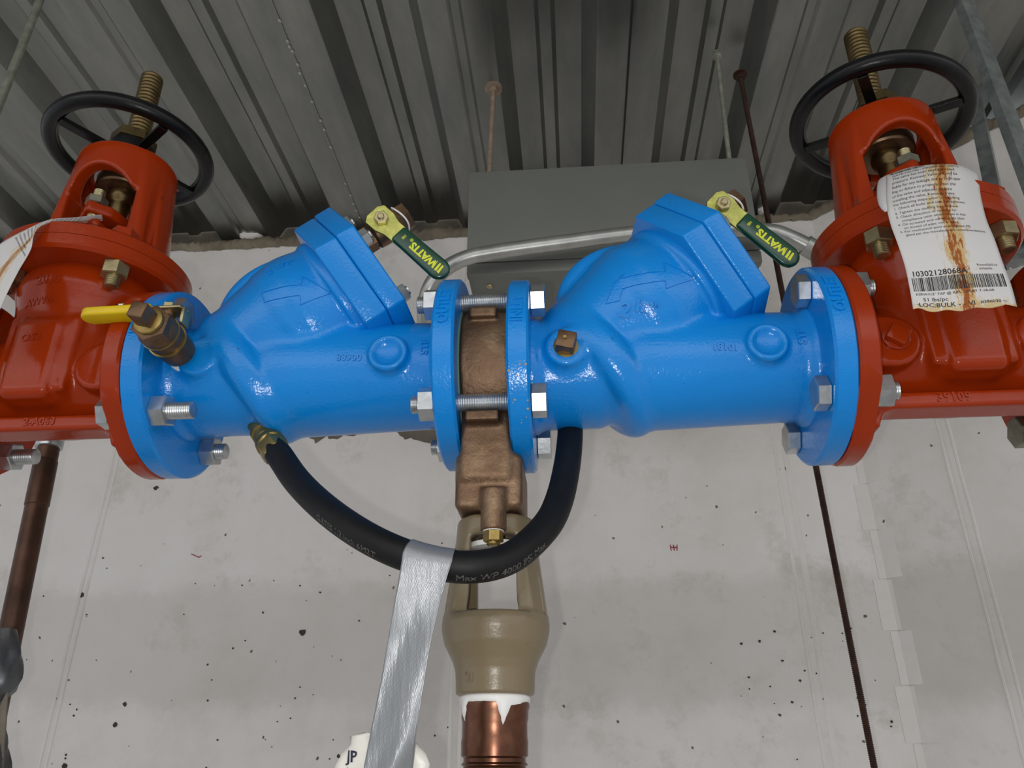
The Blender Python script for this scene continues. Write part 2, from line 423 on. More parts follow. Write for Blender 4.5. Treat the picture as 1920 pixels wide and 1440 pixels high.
def mat_tape():
    m, nt, b = new_mat('silver_duct_tape')
    b.inputs['Metallic'].default_value = 0.55; b.inputs['Roughness'].default_value = 0.36; b.inputs['Base Color'].default_value = (0.30, 0.31, 0.32, 1)
    tc = nt.nodes.new('ShaderNodeTexCoord'); wv = nt.nodes.new('ShaderNodeTexWave'); wv.wave_type = 'BANDS'; wv.bands_direction = 'X'; wv.inputs['Scale'].default_value = 14; wv.inputs['Distortion'].default_value = 0.6
    nt.links.new(tc.outputs['UV'], wv.inputs['Vector']); nb = noise(nt, 20, 4, 0.6, stretch=(3, 1, 0.6))
    p = bump(nt, b, nb.outputs[0], 0.5, 0.004); bump(nt, b, wv.outputs[0], 0.35, 0.0005, prev=p)
    return m
M_TAPE = mat_tape()
M_TAPE_SHADED = simple('shaded_silver_tape', (0.10, 0.105, 0.11), 0.36, 0.6, bs=0.5, bscale=30, bd=0.003, var=0.35, vscale=14)  # silver tape with the bundle's shadow darkened into its colour

def mat_tag(name, xc, rust=1.0):
    """white paper label; rust water has run down it around u = xc"""
    m, nt, b = new_mat(name); b.inputs['Roughness'].default_value = 0.5
    tc = nt.nodes.new('ShaderNodeTexCoord'); sp = nt.nodes.new('ShaderNodeSeparateXYZ'); nt.links.new(tc.outputs['UV'], sp.inputs[0])
    n1 = noise(nt, 5.5, 7, 0.72, coord='UV', stretch=(1.6, 0.9, 1)); n2 = noise(nt, 14, 6, 0.7, coord='UV', stretch=(1.6, 0.8, 1))
    def math_(op, a, bb):
        q = nt.nodes.new('ShaderNodeMath'); q.operation = op
        for i, v in enumerate((a, bb)):
            if isinstance(v, (int, float)): q.inputs[i].default_value = v
            else: nt.links.new(v, q.inputs[i])
        return q.outputs[0]
    dx = math_('ABSOLUTE', math_('SUBTRACT', sp.outputs[0], xc), 0)
    band = math_('SUBTRACT', 0.19, dx)                       # >0 inside the run
    edge = math_('ADD', math_('MULTIPLY', band, 3.4), math_('MULTIPLY', math_('SUBTRACT', n1.outputs[0], 0.52), 2.6))
    bot = math_('MULTIPLY', math_('SUBTRACT', 0.075, sp.outputs[1]), 8.0)
    bot = math_('ADD', bot, math_('MULTIPLY', math_('SUBTRACT', n2.outputs[0], 0.5), 2.5))
    e2 = math_('MAXIMUM', edge, bot)
    k1 = ramp(nt, e2, [(0.16, (0, 0, 0)), (0.40, (rust * .85,) * 3)])
    core = math_('ADD', math_('MULTIPLY', math_('SUBTRACT', 0.052, dx), 9.0), math_('MULTIPLY', math_('SUBTRACT', n2.outputs[0], 0.46), 4.5))
    k2 = ramp(nt, core, [(0.18, (0, 0, 0)), (0.42, (rust,) * 3)])
    ycol = ramp(nt, n2.outputs[0], [(0.35, (0.55, 0.28, 0.03)), (0.6, (0.62, 0.50, 0.22))])
    c1 = mixc(nt, k1.outputs[0], (0.66, 0.64, 0.62), ycol.outputs[0]); c2 = mixc(nt, k2.outputs[0], c1, (0.33, 0.085, 0.006)); nt.links.new(c2, b.inputs['Base Color'])
    return m
M_TAG = mat_tag('rust_stained_label', 0.56)
M_TAG2 = mat_tag('rust_stained_label_two', 0.62, 0.75)
M_PLASTIC = simple('white_plastic_bag', (0.72, 0.69, 0.62), 0.35, bs=0.6, bscale=35, bd=0.004, var=0.08, vscale=30)
M_NAVY = simple('navy_print', (0.01, 0.012, 0.04), 0.6, var=0.05)
M_REDINK = simple('red_marker', (0.35, 0.02, 0.03), 0.7, var=0.1)
M_HOLE = simple('wall_pit', (0.05, 0.042, 0.035), 0.9, var=0.3)
#@@PART2
# ------------------------------------------------------------------ the room
ZD = 1165.0                                # underside of the deck
room = {}
V, F_ = box((-3200, -2600, -1560), (2400, 1660, -1500)); tag(obj_from('floor', V, F_, M_CONC, smooth=False), kind='structure')
XC = 575.0                                 # vertical corner where the wall turns toward the photographer
V, F_ = box((-3200, 1500, -1500), (XC + 60, 1640, 1132))
wall_back = tag(obj_from('wall_back', V, F_, M_WALL, smooth=False), kind='structure')
dr = np.array([0.732, -0.681, 0.0]); nr = np.array([-0.681, -0.732, 0.0])
def RW(s, out, z): p = np.array([XC, 1500, 0]) + dr * s + nr * out; return [p[0], p[1], z]
def rw_box(s0, s1, o0, o1, z0, z1):
    c = [RW(s, o, z) for z in (z0, z1) for (s, o) in ((s0, o0), (s1, o0), (s1, o1), (s0, o1))]
    return np.array(c), [[3, 2, 1, 0], [4, 5, 6, 7], [0, 1, 5, 4], [1, 2, 6, 5], [2, 3, 7, 6], [3, 0, 4, 7]]
V, F_ = rw_box(0, 2300, 0, -140, -1500, 1132)
wall_right = tag(obj_from('wall_right', V, F_, M_WALL, smooth=False), kind='structure')

def child_of_world(o, parent):
    """re-hang a world-placed mesh under a parent without moving it"""
    o.parent = parent; o.location = o.location - parent.location; return o

# joint ridges on the wall: two low beads each side of a shallow filled joint
def ridge(x, y0, z0, z1, wd, ht, n=40, seed=0, right=None):
    rnd = random.Random(seed); V = []; F_ = []
    for i in range(n + 1):
        z = z0 + (z1 - z0) * i / n; j = rnd.uniform(-0.7, 0.7); hh = ht * rnd.uniform(0.55, 1.1)
        for a, o in ((-wd / 2, 0), (-wd / 4, hh), (wd / 4, hh), (wd / 2, 0)):
            if right is None: V.append((x + a + j, y0 - o, z))
            else: V.append(RW(right + a + j, o, z))
    for i in range(n):
        for k in range(3): F_.append([i * 4 + k, i * 4 + k + 1, (i + 1) * 4 + k + 1, (i + 1) * 4 + k])
    return V, F_
for k, x in enumerate((-984, -972, -232, -214, 410, 430)):
    V, F_ = ridge(x, 1499.8, -1490, 1125, 7 if k != 5 else 12, 1.6, seed=k)
    child_of_world(obj_from('joint_bead', V, F_, M_WALL), wall_back)
for k, s in enumerate((150, 168, 158)):
    V, F_ = ridge(0, 0, -1490, 1125, (6, 6, 14)[k], (2.4, 1.8, 1.0)[k], seed=20 + k, right=s)
    child_of_world(obj_from('joint_bead', V, F_, M_WALL), wall_right)
# toothed corner: painted-over blocks step left and right of the corner line
for k in range(16):
    z1 = 1040 - k * 92
    if k % 2: V, F_ = rw_box(-2, 24 + 5 * (k % 3), 1.6, -1, z1 - 90, z1)
    else: V, F_ = rw_box(-2, 8, 1.2, -1, z1 - 90, z1)
    child_of_world(obj_from('corner_block', V, F_, M_WALL, smooth=False), wall_right)
    V, F_ = box((XC - (14 if k % 2 else 26), 1498.4, z1 - 90), (XC + 1, 1500.5, z1))
    child_of_world(obj_from('corner_block', V, F_, M_WALL, smooth=False), wall_back)

# rough bare mortar bed between the paint line and the deck
def mortar(pts, z0, z1, seed, y_in):
    rnd = np.random.RandomState(seed); P0, P1, nrm = pts; L = np.linalg.norm(P1 - P0); n = int(L / 6); V = []; F_ = []; m = 5
    lowz = np.convolve(rnd.randn(n + 21), np.ones(9) / 9, 'same')[10:n + 11] * 12; hi = np.convolve(rnd.randn(n + 41), np.ones(17) / 17, 'same')[20:n + 21] * 22
    for i in range(n + 1):
        p = P0 + (P1 - P0) * i / n
        for j in range(m):
            t = j / (m - 1); out = (3 + 9 * math.sin(math.pi * min(1, t * 1.15)) + rnd.randn() * 2.6) * (1 if j < m - 1 else 0.2) - (0 if j < m - 1 else 30)
            q = p + nrm * out; V.append((q[0], q[1], z0 + lowz[i] * 0.45 * (1 - t) + (z1 - z0 + hi[i]) * t))
    for i in range(n):
        for j in range(m - 1): F_.append([i * m + j, (i + 1) * m + j, (i + 1) * m + j + 1, i * m + j + 1])
    return V, F_
V, F_ = mortar((np.array([-2600., 1500, 0]), np.array([XC, 1500., 0]), np.array([0, -1., 0])), 1126, 1158, 3, 0)
child_of_world(obj_from('mortar_bed', V, F_, M_MORTAR, angle=180), wall_back)
V, F_ = mortar((np.array([XC, 1500., 0]), np.array([XC, 1500., 0]) + dr * 2200, nr), 1126, 1158, 4, 0)
child_of_world(obj_from('mortar_bed', V, F_, M_MORTAR, angle=180), wall_right)
# dark wall extension standing in for the shadowed void behind the flutes
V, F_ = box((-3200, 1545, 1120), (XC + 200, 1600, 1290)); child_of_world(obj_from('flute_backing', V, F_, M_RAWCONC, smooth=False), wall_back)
# ragged white lumps at the ends of some flutes
for k, (x, wd) in enumerate(((-765, 62), (385, 40), (470, 26), (-1080, 50))):
    V, F_ = sphere((x, 1503, 1168), 16, 14, 8, (wd / 32, 1.0, 0.85)); V = V + np.random.RandomState(k).randn(*V.shape) * 1.2
    child_of_world(obj_from('white_lump', V, F_, M_WALL), wall_back)
V, F_ = sphere(RW(330, 4, 1172), 17, 14, 8, (1.5, 1.2, 0.8)); V = V + np.random.RandomState(9).randn(*V.shape) * 1.0
child_of_world(obj_from('white_lump', V, F_, M_WALL), wall_right)
# two bare patches chipped into the wall, one with a cast-in anchor showing
def blob(cx, cz, rx, rz, seed, y=1499.3, t=1.0):
    rnd = np.random.RandomState(seed); n = 46; poly = []
    for i in range(n):
        a = 2 * math.pi * i / n; k = 1 + 0.10 * rnd.randn() + 0.12 * math.sin(3 * a + seed); c, s = math.cos(a), math.sin(a)
        e = (abs(c) ** 4 + abs(s) ** 4) ** -0.25
        poly.append((cx + rx * k * e * c, cz + rz * k * e * s))
    return prism(poly, (0, y, 0), (1, 0, 0), (0, 0, 1), (0, -1, 0), t)
V, F_ = blob(-498, 656, 62, 36, 2); child_of_world(obj_from('bare_patch', V, F_, M_RAWCONC, smooth=False), wall_back)
V, F_ = blob(-310, 650, 58, 42, 5); child_of_world(obj_from('bare_patch', V, F_, M_RAWCONC, smooth=False), wall_back)
for nm, cx, seed in (('anchor_socket', -498, 1), ('anchor_socket', -296, 2)):
    V, F_ = box((cx - 25, 1497.2, 640), (cx + 25, 1499.6, 690)); s1 = child_of_world(obj_from(nm, V, F_, M_DARK, smooth=False), wall_back)
    V, F_ = prism([(0, 0), (16, 4), (10, 30), (4, 30), (6, 14), (-2, 10)], (cx + 2, 1497.5, 648), (1, 0, 0), (0, 0, 1), (0, -1, 0), 3)
    V2, F2 = prism([(0, 0), (-14, 14), (-6, 30), (-12, 8)], (cx - 8, 1497.5, 650), (1, 0, 0), (0, 0, 1), (0, -1, 0), 3)
    child_of_world(obj_from('anchor_lug', *merge((V, F_), (V2, F2)), M_EMT, smooth=False), wall_back)
# small red marker ticks on the wall
for k, (px, pz, seg) in enumerate((((-760), 372, [((-9, 6), (8, -1)), ((8, -1), (13, 2))]), (191, 372, [((-6, 5), (-5, -6)), ((0, 5), (1, -6)), ((7, 5), (6, -6)), ((-6, 0), (6, 0))]))):
    parts = []
    for (a, b) in seg: parts.append(cyl((px + a[0], 1499.3, pz + a[1]), (px + b[0], 1499.3, pz + b[1]), 0.9, 6))
    child_of_world(obj_from('marker_scribble', *merge(*parts), M_REDINK), wall_back)
# pock marks in the paint that are big enough to read singly
rnd = random.Random(11)
pits = [(-872, 520, 5), (-520, 224, 6.5), (-845, 98, 4), (-855, 63, 4), (-935, -5, 5), (-980, 300, 5), (-430, 10, 3.5)] + [(rnd.uniform(-1150, -150), rnd.uniform(-130, 400), rnd.uniform(0.8, 2.1)) for _ in range(90)] + [(rnd.uniform(230, 540), rnd.uniform(-130, 230), rnd.uniform(0.8, 2.6)) for _ in range(50)]
parts = []
for i, (x, z, r) in enumerate(pits):
    n = 9; poly = [(x + r * (1 + .3 * rnd.uniform(-1, 1)) * math.cos(2 * math.pi * k / n), z + r * (0.9 + .4 * rnd.uniform(-1, 1)) * math.sin(2 * math.pi * k / n)) for k in range(n)]
    parts.append(prism(poly, (0, 1499.6, 0), (1, 0, 0), (0, 0, 1), (0, -1, 0), 0.6))
tag(child_of_world(obj_from('paint_pits', *merge(*parts), M_HOLE, smooth=False), wall_back), kind='stuff')

# fluted steel deck overhead: sheets two flutes wide, side-lapped
ceiling = bpy.data.objects.new('ceiling', None); COL.objects.link(ceiling); ceiling.location = wpos(-300, 0, ZD); tag(ceiling, kind='structure')
def deck_sheet(x0, seam_detail):
    """one sheet, from the middle of a bottom flange to the middle of the next-but-one"""
    D = 52.0; half = 61.0; web = 26.0; P = 306.0
    pr = []
    def bottom_half(xs, to_right):
        return
    xa = x0
    pts = [(0, 0), (half - 4, 0), (half, 1.2), (half + web, D - 1), (half + web + 4, D)]
    top = P - 2 * half - 2 * web
    c = half + web
    pts += [(c + top * .36, D), (c + top * .42, D - 9), (c + top * .58, D - 9), (c + top * .64, D), (c + top - 4, D), (c + top, D - 1), (P - half, 1.2), (P - half + 4, 0)]
    pts += [(P - 13, 0), (P - 7, 6), (P + 7, 6), (P + 13, 0)]
    pts += [(P + half - 4, 0), (P + half, 1.2), (P + half + web, D - 1), (P + half + web + 4, D)]
    c = P + half + web
    pts += [(c + top * .36, D), (c + top * .42, D - 9), (c + top * .58, D - 9), (c + top * .64, D), (c + top - 4, D), (c + top, D - 1), (2 * P - half, 1.2), (2 * P - half + 4, 0), (2 * P - 0.5, 0), (2 * P + 4, 1.6)]
    V = []; F_ = []
    for (px, pz) in pts:
        V += [(x0 + px, -1500, ZD + pz), (x0 + px, 1542, ZD + pz)]
    for i in range(len(pts) - 1): F_.append([2 * i, 2 * i + 1, 2 * i + 3, 2 * i + 2])
    n = len(V); V2 = [(a, b, c_ + 1.2) for a, b, c_ in V]; F2 = [[q + n for q in f][::-1] for f in F_]
    ed = [[0, 2 * i, 1] for i in ()]
    k = len(pts); F3 = [[0, n, n + 1, 1], [2 * k - 2, 2 * k - 1, n + 2 * k - 1, n + 2 * k - 2]]
    for i in range(k - 1): F3 += [[2 * i, 2 * i + 2, n + 2 * i + 2, n + 2 * i], [2 * i + 1, n + 2 * i + 1, n + 2 * i + 3, 2 * i + 3]]
    return V + V2, F_ + F2 + F3
for k in range(-3, 4):
    x0 = -478.0 + 612.0 * k
    V, F_ = deck_sheet(x0, None); child_of_world(obj_from('deck_sheet', V, F_, M_DECK, smooth=True, angle=25), ceiling)
# button-punched lap of the left sheet: a standing lip with a row of small zinc dimples
V, F_ = box((-481.5, -1400, ZD - 2.2), (-478.2, 1500, ZD + 0.2)); child_of_world(obj_from('lap_seam', V, F_, M_DECK, smooth=False), ceiling)
for y in (905, 948, 960, 970, 1000, 1020, 1050, 1090, 1140, 1165, 1215, 1330, 1370, 1400, 1425, 1450):
    V, F_ = sphere((-480 + random.Random(y).uniform(-2, 2), y, ZD - 1.5), 3.2, 8, 5, (1, 1.4, 0.7)); child_of_world(obj_from('punch_dimple', V, F_, M_EMT), ceiling)
V, F_ = box((131.5, -1400, ZD - 3.0), (134.0, 1500, ZD + 1)); child_of_world(obj_from('lap_seam', V, F_, M_DARK, smooth=False), ceiling)  # black strip drawn for the shade in this open lap gap

# ------------------------------------------------------------------ hanging rods, enclosure, conduit, strut
def rod_thing(name, label, p0, p1, r, mat, group=None, washer=None, threads=False):
    p0 = np.array(p0, float); p1 = np.array(p1, float)
    t = thing(name, label, 'threaded rod' if threads else 'rod', p1, group=group)
    a = p0 - p1
    L = np.linalg.norm(a)
    if threads: V, F_ = thread((0, 0, 0), a, r, 2.4, 0.9, 10)
    else: V, F_ = cyl((0, 0, 0), a, r, 14)
    obj_from('rod_shank', V, F_, mat, t)
    if washer:
        u = a / L
        V, F_ = lathe([(r, 0), (washer, 0), (washer, 2.2), (r, 2.2)], a - u * 4, a, 28, closed=True); obj_from('washer', V, F_, mat, t)
        V, F_ = hexprism(a - u * 13, a, r * 3.4, 8.5, 0.2); obj_from('hex_nut', V, F_, mat, t)
    return t
rod_thing('hanger_rod', 'tan coated hanger rod with wide washer above left end of grey box', (-123, 1085, ZD + 2), (-127, 1062, 874), 4.2, M_RODT, washer=17)
rod_thing('hanger_rod', 'thin pale zinc hanger rod dropping to right end of grey box', (292, 1037, ZD + 2), (286, 1050, 874), 4.2, M_RODZ, washer=9)
rod_thing('threaded_rod', 'long rusty brown threaded rod dropping past right side of grey box', (343, 1090, ZD + 2), (359, 1090, -250), 4.7, M_ROD, washer=13, threads=True)
rod_thing('hanger_rod', 'bare zinc rod crossing upper left corner beyond left handwheel', (-872, 833, ZD + 2), (-872, 833, 700), 6.2, M_RODZ)

BY, BX0, BX1, BZ0, BZ1, BD = 1000.0, -150.0, 298.0, 681.0, 881.0, 235.0
t = thing('electrical_box', 'large grey steel electrical enclosure hung under the deck behind the valves', 'electrical box', ((BX0 + BX1) / 2, BY + BD / 2, BZ0))
lx, ly = (BX1 - BX0) / 2, BD / 2
V, F_ = box((-lx, -ly + 2, 0), (lx, ly, BZ1 - BZ0), 1.5); obj_from('enclosure_body', V, F_, M_BOXG, t, angle=30)
V, F_ = box((-lx - 1.5, -ly - 2, 21), (lx + 1.5, -ly + 2, BZ1 - BZ0 + 1.5), 1.0); cv = obj_from('cover_panel', V, F_, M_BOXG, t, angle=30)
V, F_ = box((-lx - 1, -ly - 1, -1.0), (lx + 1, -ly + 14, 19), 1.0); obj_from('lower_lip', V, F_, M_BOXG, t, angle=30)
for x in (-lx + 31, lx - 31):
    V, F_ = lathe([(0.01, -3.2), (4.5, -3), (5.5, -1.5), (5.5, 0.5)], (x, -ly + 34, 0), (0, 0, 1), 16); obj_from('cover_screw', V, F_, M_YZINC, t)

cp = [(420, 985, 640), (372.6, 965, 667), (330, 960, 694), (302, 960, 706), (230, 960, 713), (115, 960, 714), (0, 962, 705), (-100, 962, 694), (-150, 962, 684), (-185, 964, 662), (-206, 975, 632), (-214, 1010, 600), (-216, 1100, 592), (-216, 1280, 600), (-216, 1490, 610)]
path = catmull(cp, 150)
t = thing('conduit', 'bent galvanised electrical conduit running in front of the grey box', 'conduit', (115, 960, 714))
V, F_ = tube(path - np.array([115, 960, 714.]), 11.7, 24); obj_from('conduit_tube', V, F_, M_EMT, t)
a, b = np.array([352, 962, 680.]), np.array([392, 974, 656.]); o = np.array([115, 960, 714.])
V, F_ = lathe([(11.8, 0), (15, 0), (15, 44), (12, 48)], a - o, b - a, 28); cpl = obj_from('coupling', V, F_, M_EMT, t)

def strut(name, label, p0, p1, wdir, W=41, Dp=21, group=None):
    """U-shaped slotted channel from p0 to p1, wdir = width direction"""
    p0 = np.array(p0, float); p1 = np.array(p1, float); a = p1 - p0; L = np.linalg.norm(a); a /= L
    w_ = np.array(wdir, float); w_ -= a * (w_ @ a); w_ /= np.linalg.norm(w_); n_ = np.cross(a, w_)
    poly = [(-W / 2, 0), (W / 2, 0), (W / 2, Dp), (W / 2 - 9, Dp), (W / 2 - 9, Dp - 6), (W / 2 - 6.5, Dp - 6), (W / 2 - 6.5, Dp - 2.5), (W / 2 - 2.5, Dp - 2.5), (W / 2 - 2.5, 2.5), (-W / 2 + 2.5, 2.5), (-W / 2 + 2.5, Dp - 2.5), (-W / 2 + 6.5, Dp - 2.5), (-W / 2 + 6.5, Dp - 6), (-W / 2 + 9, Dp - 6), (-W / 2 + 9, Dp), (-W / 2, Dp)]
    t = thing(name, label, 'strut', p0, group=group)
    V, F_ = prism(poly, (0, 0, 0), w_, n_, a, L); obj_from('channel', V, F_, M_STRUT, t, smooth=False)
    return t
strut('strut_channel', 'galvanised strut channel running down past the upper right corner', (657, 900, 560), (657, 900, ZD), (0.93, 0.35, 0), W=27, Dp=14)
strut('strut_channel', 'thin galvanised strut brace behind the right black handwheel', (648, 1000, 665), (792, 1160, ZD - 2), (0.8, -0.6, 0), W=22, Dp=21)
strut('strut_channel', 'horizontal galvanised strut end showing at right edge beside the paper tag', (634, 985, 660), (900, 930, 660), (0, 0, 1), W=41)

# ------------------------------------------------------------------ bolts
def bolt(label, c, L, head, nut, r=7.9, tip=8, group=None, name='flange_bolt', mat=None, matn=None, axis=(1, 0, 0), af=25.5, full=True, rot=0.0, cat='bolt', hh=11):
    """hex bolt through a joint. c: head-side bearing face; axis: head -> nut; L: grip length"""
    mat = mat or M_ZINC; matn = matn or mat
    t = thing(name, label, cat, c, group=group); a = np.array(axis, float)
    V, F_ = hexprism(-a * hh, a, af, hh, rot); obj_from('bolt_head', V, F_, mat, t, smooth=False) if head else None
    NH = 14
    V, F_ = thread((0, 0, 0), a * (L + NH + tip), r, 2.0, 0.9, 18); obj_from('threaded_shank', V, F_, mat, t, angle=60)
    if nut:
        V, F_ = hexprism(a * L, a, af, NH, rot + 0.35); obj_from('hex_nut', V, F_, matn, t, smooth=False)
    return t
Z1, Z2, ZG1, ZG2 = 325.5, 321.5, 326.0, 321.0      # pipe axis heights of valve 1, valve 2, left gate, right gate
YA = 643.0; B = 49.5
V1X, V2X = -380.0, -50.0; S1, S2 = 1.012, 0.990; LV = 283.0
XO1 = V1X + LV * S1; XO2 = V2X + LV * S2            # outlet faces
# left joint: red gate flange + blue inlet flange
gx = V1X - 17
bolt('zinc flange bolt at upper front of leftmost blue flange, partly behind yellow lever', (V1X + 19, YA - B, Z1 + B), 36, True, True, axis=(-1, 0, 0), tip=10, group='bolts of the left flange joint')
bolt('zinc flange bolt with long bare thread at lower front of leftmost blue flange', (gx, YA - B, Z1 - B), 36, True, True, tip=21, group='bolts of the left flange joint')
bolt('zinc flange bolt at lower back of leftmost blue flange', (gx, YA + B, Z1 - B), 36, True, True, tip=9, group='bolts of the left flange joint')
bolt('zinc flange bolt with round tip at upper back of leftmost blue flange', (gx, YA + B, Z1 + B), 36, True, True, tip=9, group='bolts of the left flange joint')
# middle joint: long bolts spanning the bronze relief valve
mz = (Z1 + Z2) / 2
for (dy, dz, lab) in ((-B, B, 'long zinc bolt crossing in front of top of bronze relief valve'), (-B, -B, 'long zinc bolt crossing in front of middle of bronze relief valve'), (B, -B, 'long zinc bolt behind neck of bronze relief valve, head at lower right'), (B, B, 'long zinc bolt hidden behind top of bronze relief valve')):
    bolt(lab, (V2X + 19, YA + dy, mz + dz), V2X + 19 - (XO1 - 19), True, True, axis=(-1, 0, 0), tip=7, group='long bolts of the middle joint', r=8.0, hh=13)
# right joint
for (dy, dz, lab) in ((-B, B, 'zinc flange bolt head at upper front of right blue outlet flange'), (-B, -B, 'zinc flange bolt head at lower front of right blue outlet flange'), (B, -B, 'zinc flange bolt head at lower back of right blue outlet flange'), (B, B, 'zinc flange bolt at upper back of right blue outlet flange')):
    bolt(lab, (XO2 - 19, YA + dy, Z2 + dz), 36, True, True, tip=6, group='bolts of the right flange joint')
#@@PART3
# ------------------------------------------------------------------ blue check valves
AN = math.radians(36.0); N_ = np.array([math.cos(AN), 0, math.sin(AN)]); T_ = np.array([math.sin(AN), 0, -math.cos(AN)])
def NT(n, t, y=0): return N_ * n + T_ * t + np.array([0, y, 0])
def cover_poly(R, c=0.0):
    pts = []
    for k in range(6):
        a = math.radians(-90 + 60 * k); p = np.array([math.sin(a) * 0, 0])
        pts.append((R[0] * math.cos(a), R[1] * math.sin(a)))
    return pts                                     # (t, y): a vertex toward the viewer
HEX = [(-6, -87), (68, -54), (74, 0), (68, 54), (-6, 87), (-68, 54), (-74, 0), (-68, -54)]

def f_body(P):
    inlet = d_cyl(P, (0, 0, 0), (1, 0, 0), 47.5, 4, 80, 2)
    bulb = d_cone(P, (34, 0, 0), (82, 0, 6), 47, 52)
    a = smin(inlet, bulb, 14)
    out = d_cone(P, (118, 0, 0), (262, 0, 0), 54, 49.5); out = smax(out, -(278 - P[0]), 1) if False else np.maximum(out, P[0] - 279)
    ch = d_cone(P, NT(74, 22), NT(138, 24), 55, 70)
    ch = smin(ch, d_cyl(P, NT(0, 24), N_, 64, 120, 190, 3), 8)
    tq = P[0] * T_[0] + P[2] * T_[2]; nq = P[0] * N_[0] + P[2] * N_[2]
    rq = np.sqrt(((tq - 44) / 73.0) ** 2 + (P[1] / 62.5) ** 2); dxq = (rq - 1) * 64 + 14; dyq = np.abs(nq - 68) - 3
    bead = np.minimum(np.maximum(dxq, dyq), 0) + np.sqrt(np.maximum(dxq, 0) ** 2 + np.maximum(dyq, 0) ** 2) - 14
    body = smin(out, ch, 7)
    body = smin(body, bead, 4)
    body = smin(body, a, 5)
    rear = d_cyl(P, (110, 0, 62), (0, 1, 0), 69, -24, 46, 9)
    body = smin(body, rear, 5)
    collar = d_cyl(P, NT(0, 26), N_, 70, 170, 184, 2); body = smin(body, collar, 5)
    # cover seat pad under the plate: foot at the bottom merging into the outlet
    foot = d_cone(P, NT(176, 80, 0), NT(150, 96, 0), 22, 20); body = smin(body, foot, 12)
    # flange fillets
    fi = d_torus(P, (19, 0, 0), (1, 0, 0), 50, 4.0); body = smin(body, fi, 9)
    fo = d_torus(P, (264, 0, 0), (1, 0, 0), 51, 4.0); body = smin(body, fo, 9)
    # front bosses
    b1 = d_cyl(P, (50, -30, 0), (0, -1, 0), 18, 0, 27, 3); body = smin(body, b1, 8)
    b2 = d_cyl(P, (221, -30, -3), (0, -1, 0), 17.5, 0, 28.5, 4); b2 = smax(b2, -(np.sqrt((P[0] - 221) ** 2 + (P[1] + 66) ** 2 + (P[2] + 3) ** 2) - 15.5), 3)
    body = smin(body, b2, 5)
    # internal bore, so the flange faces read as pipe ends
    return body
BODY_V, BODY_F = sdf_mesh(f_body, (-2, -96, -78), (284, 96, 190), 2.0)
body_bvh = BVHTree.FromPolygons([tuple(v) for v in BODY_V], BODY_F)

def flange_geo(x0, x1, R=89.0, r=38, flat=0):
    h = x1 - x0
    return lathe([(r, 0), (R - 2.5, 0), (R, 2.0), (R, h - 2.0), (R - 2.5, h), (r, h)], (x0, 0, 0), (1, 0, 0), 96, closed=True)

def rim_bvh(x0, x1, R=89.0):
    V, F_ = flange_geo(x0, x1, R); return BVHTree.FromPolygons([tuple(v) for v in V], F_)

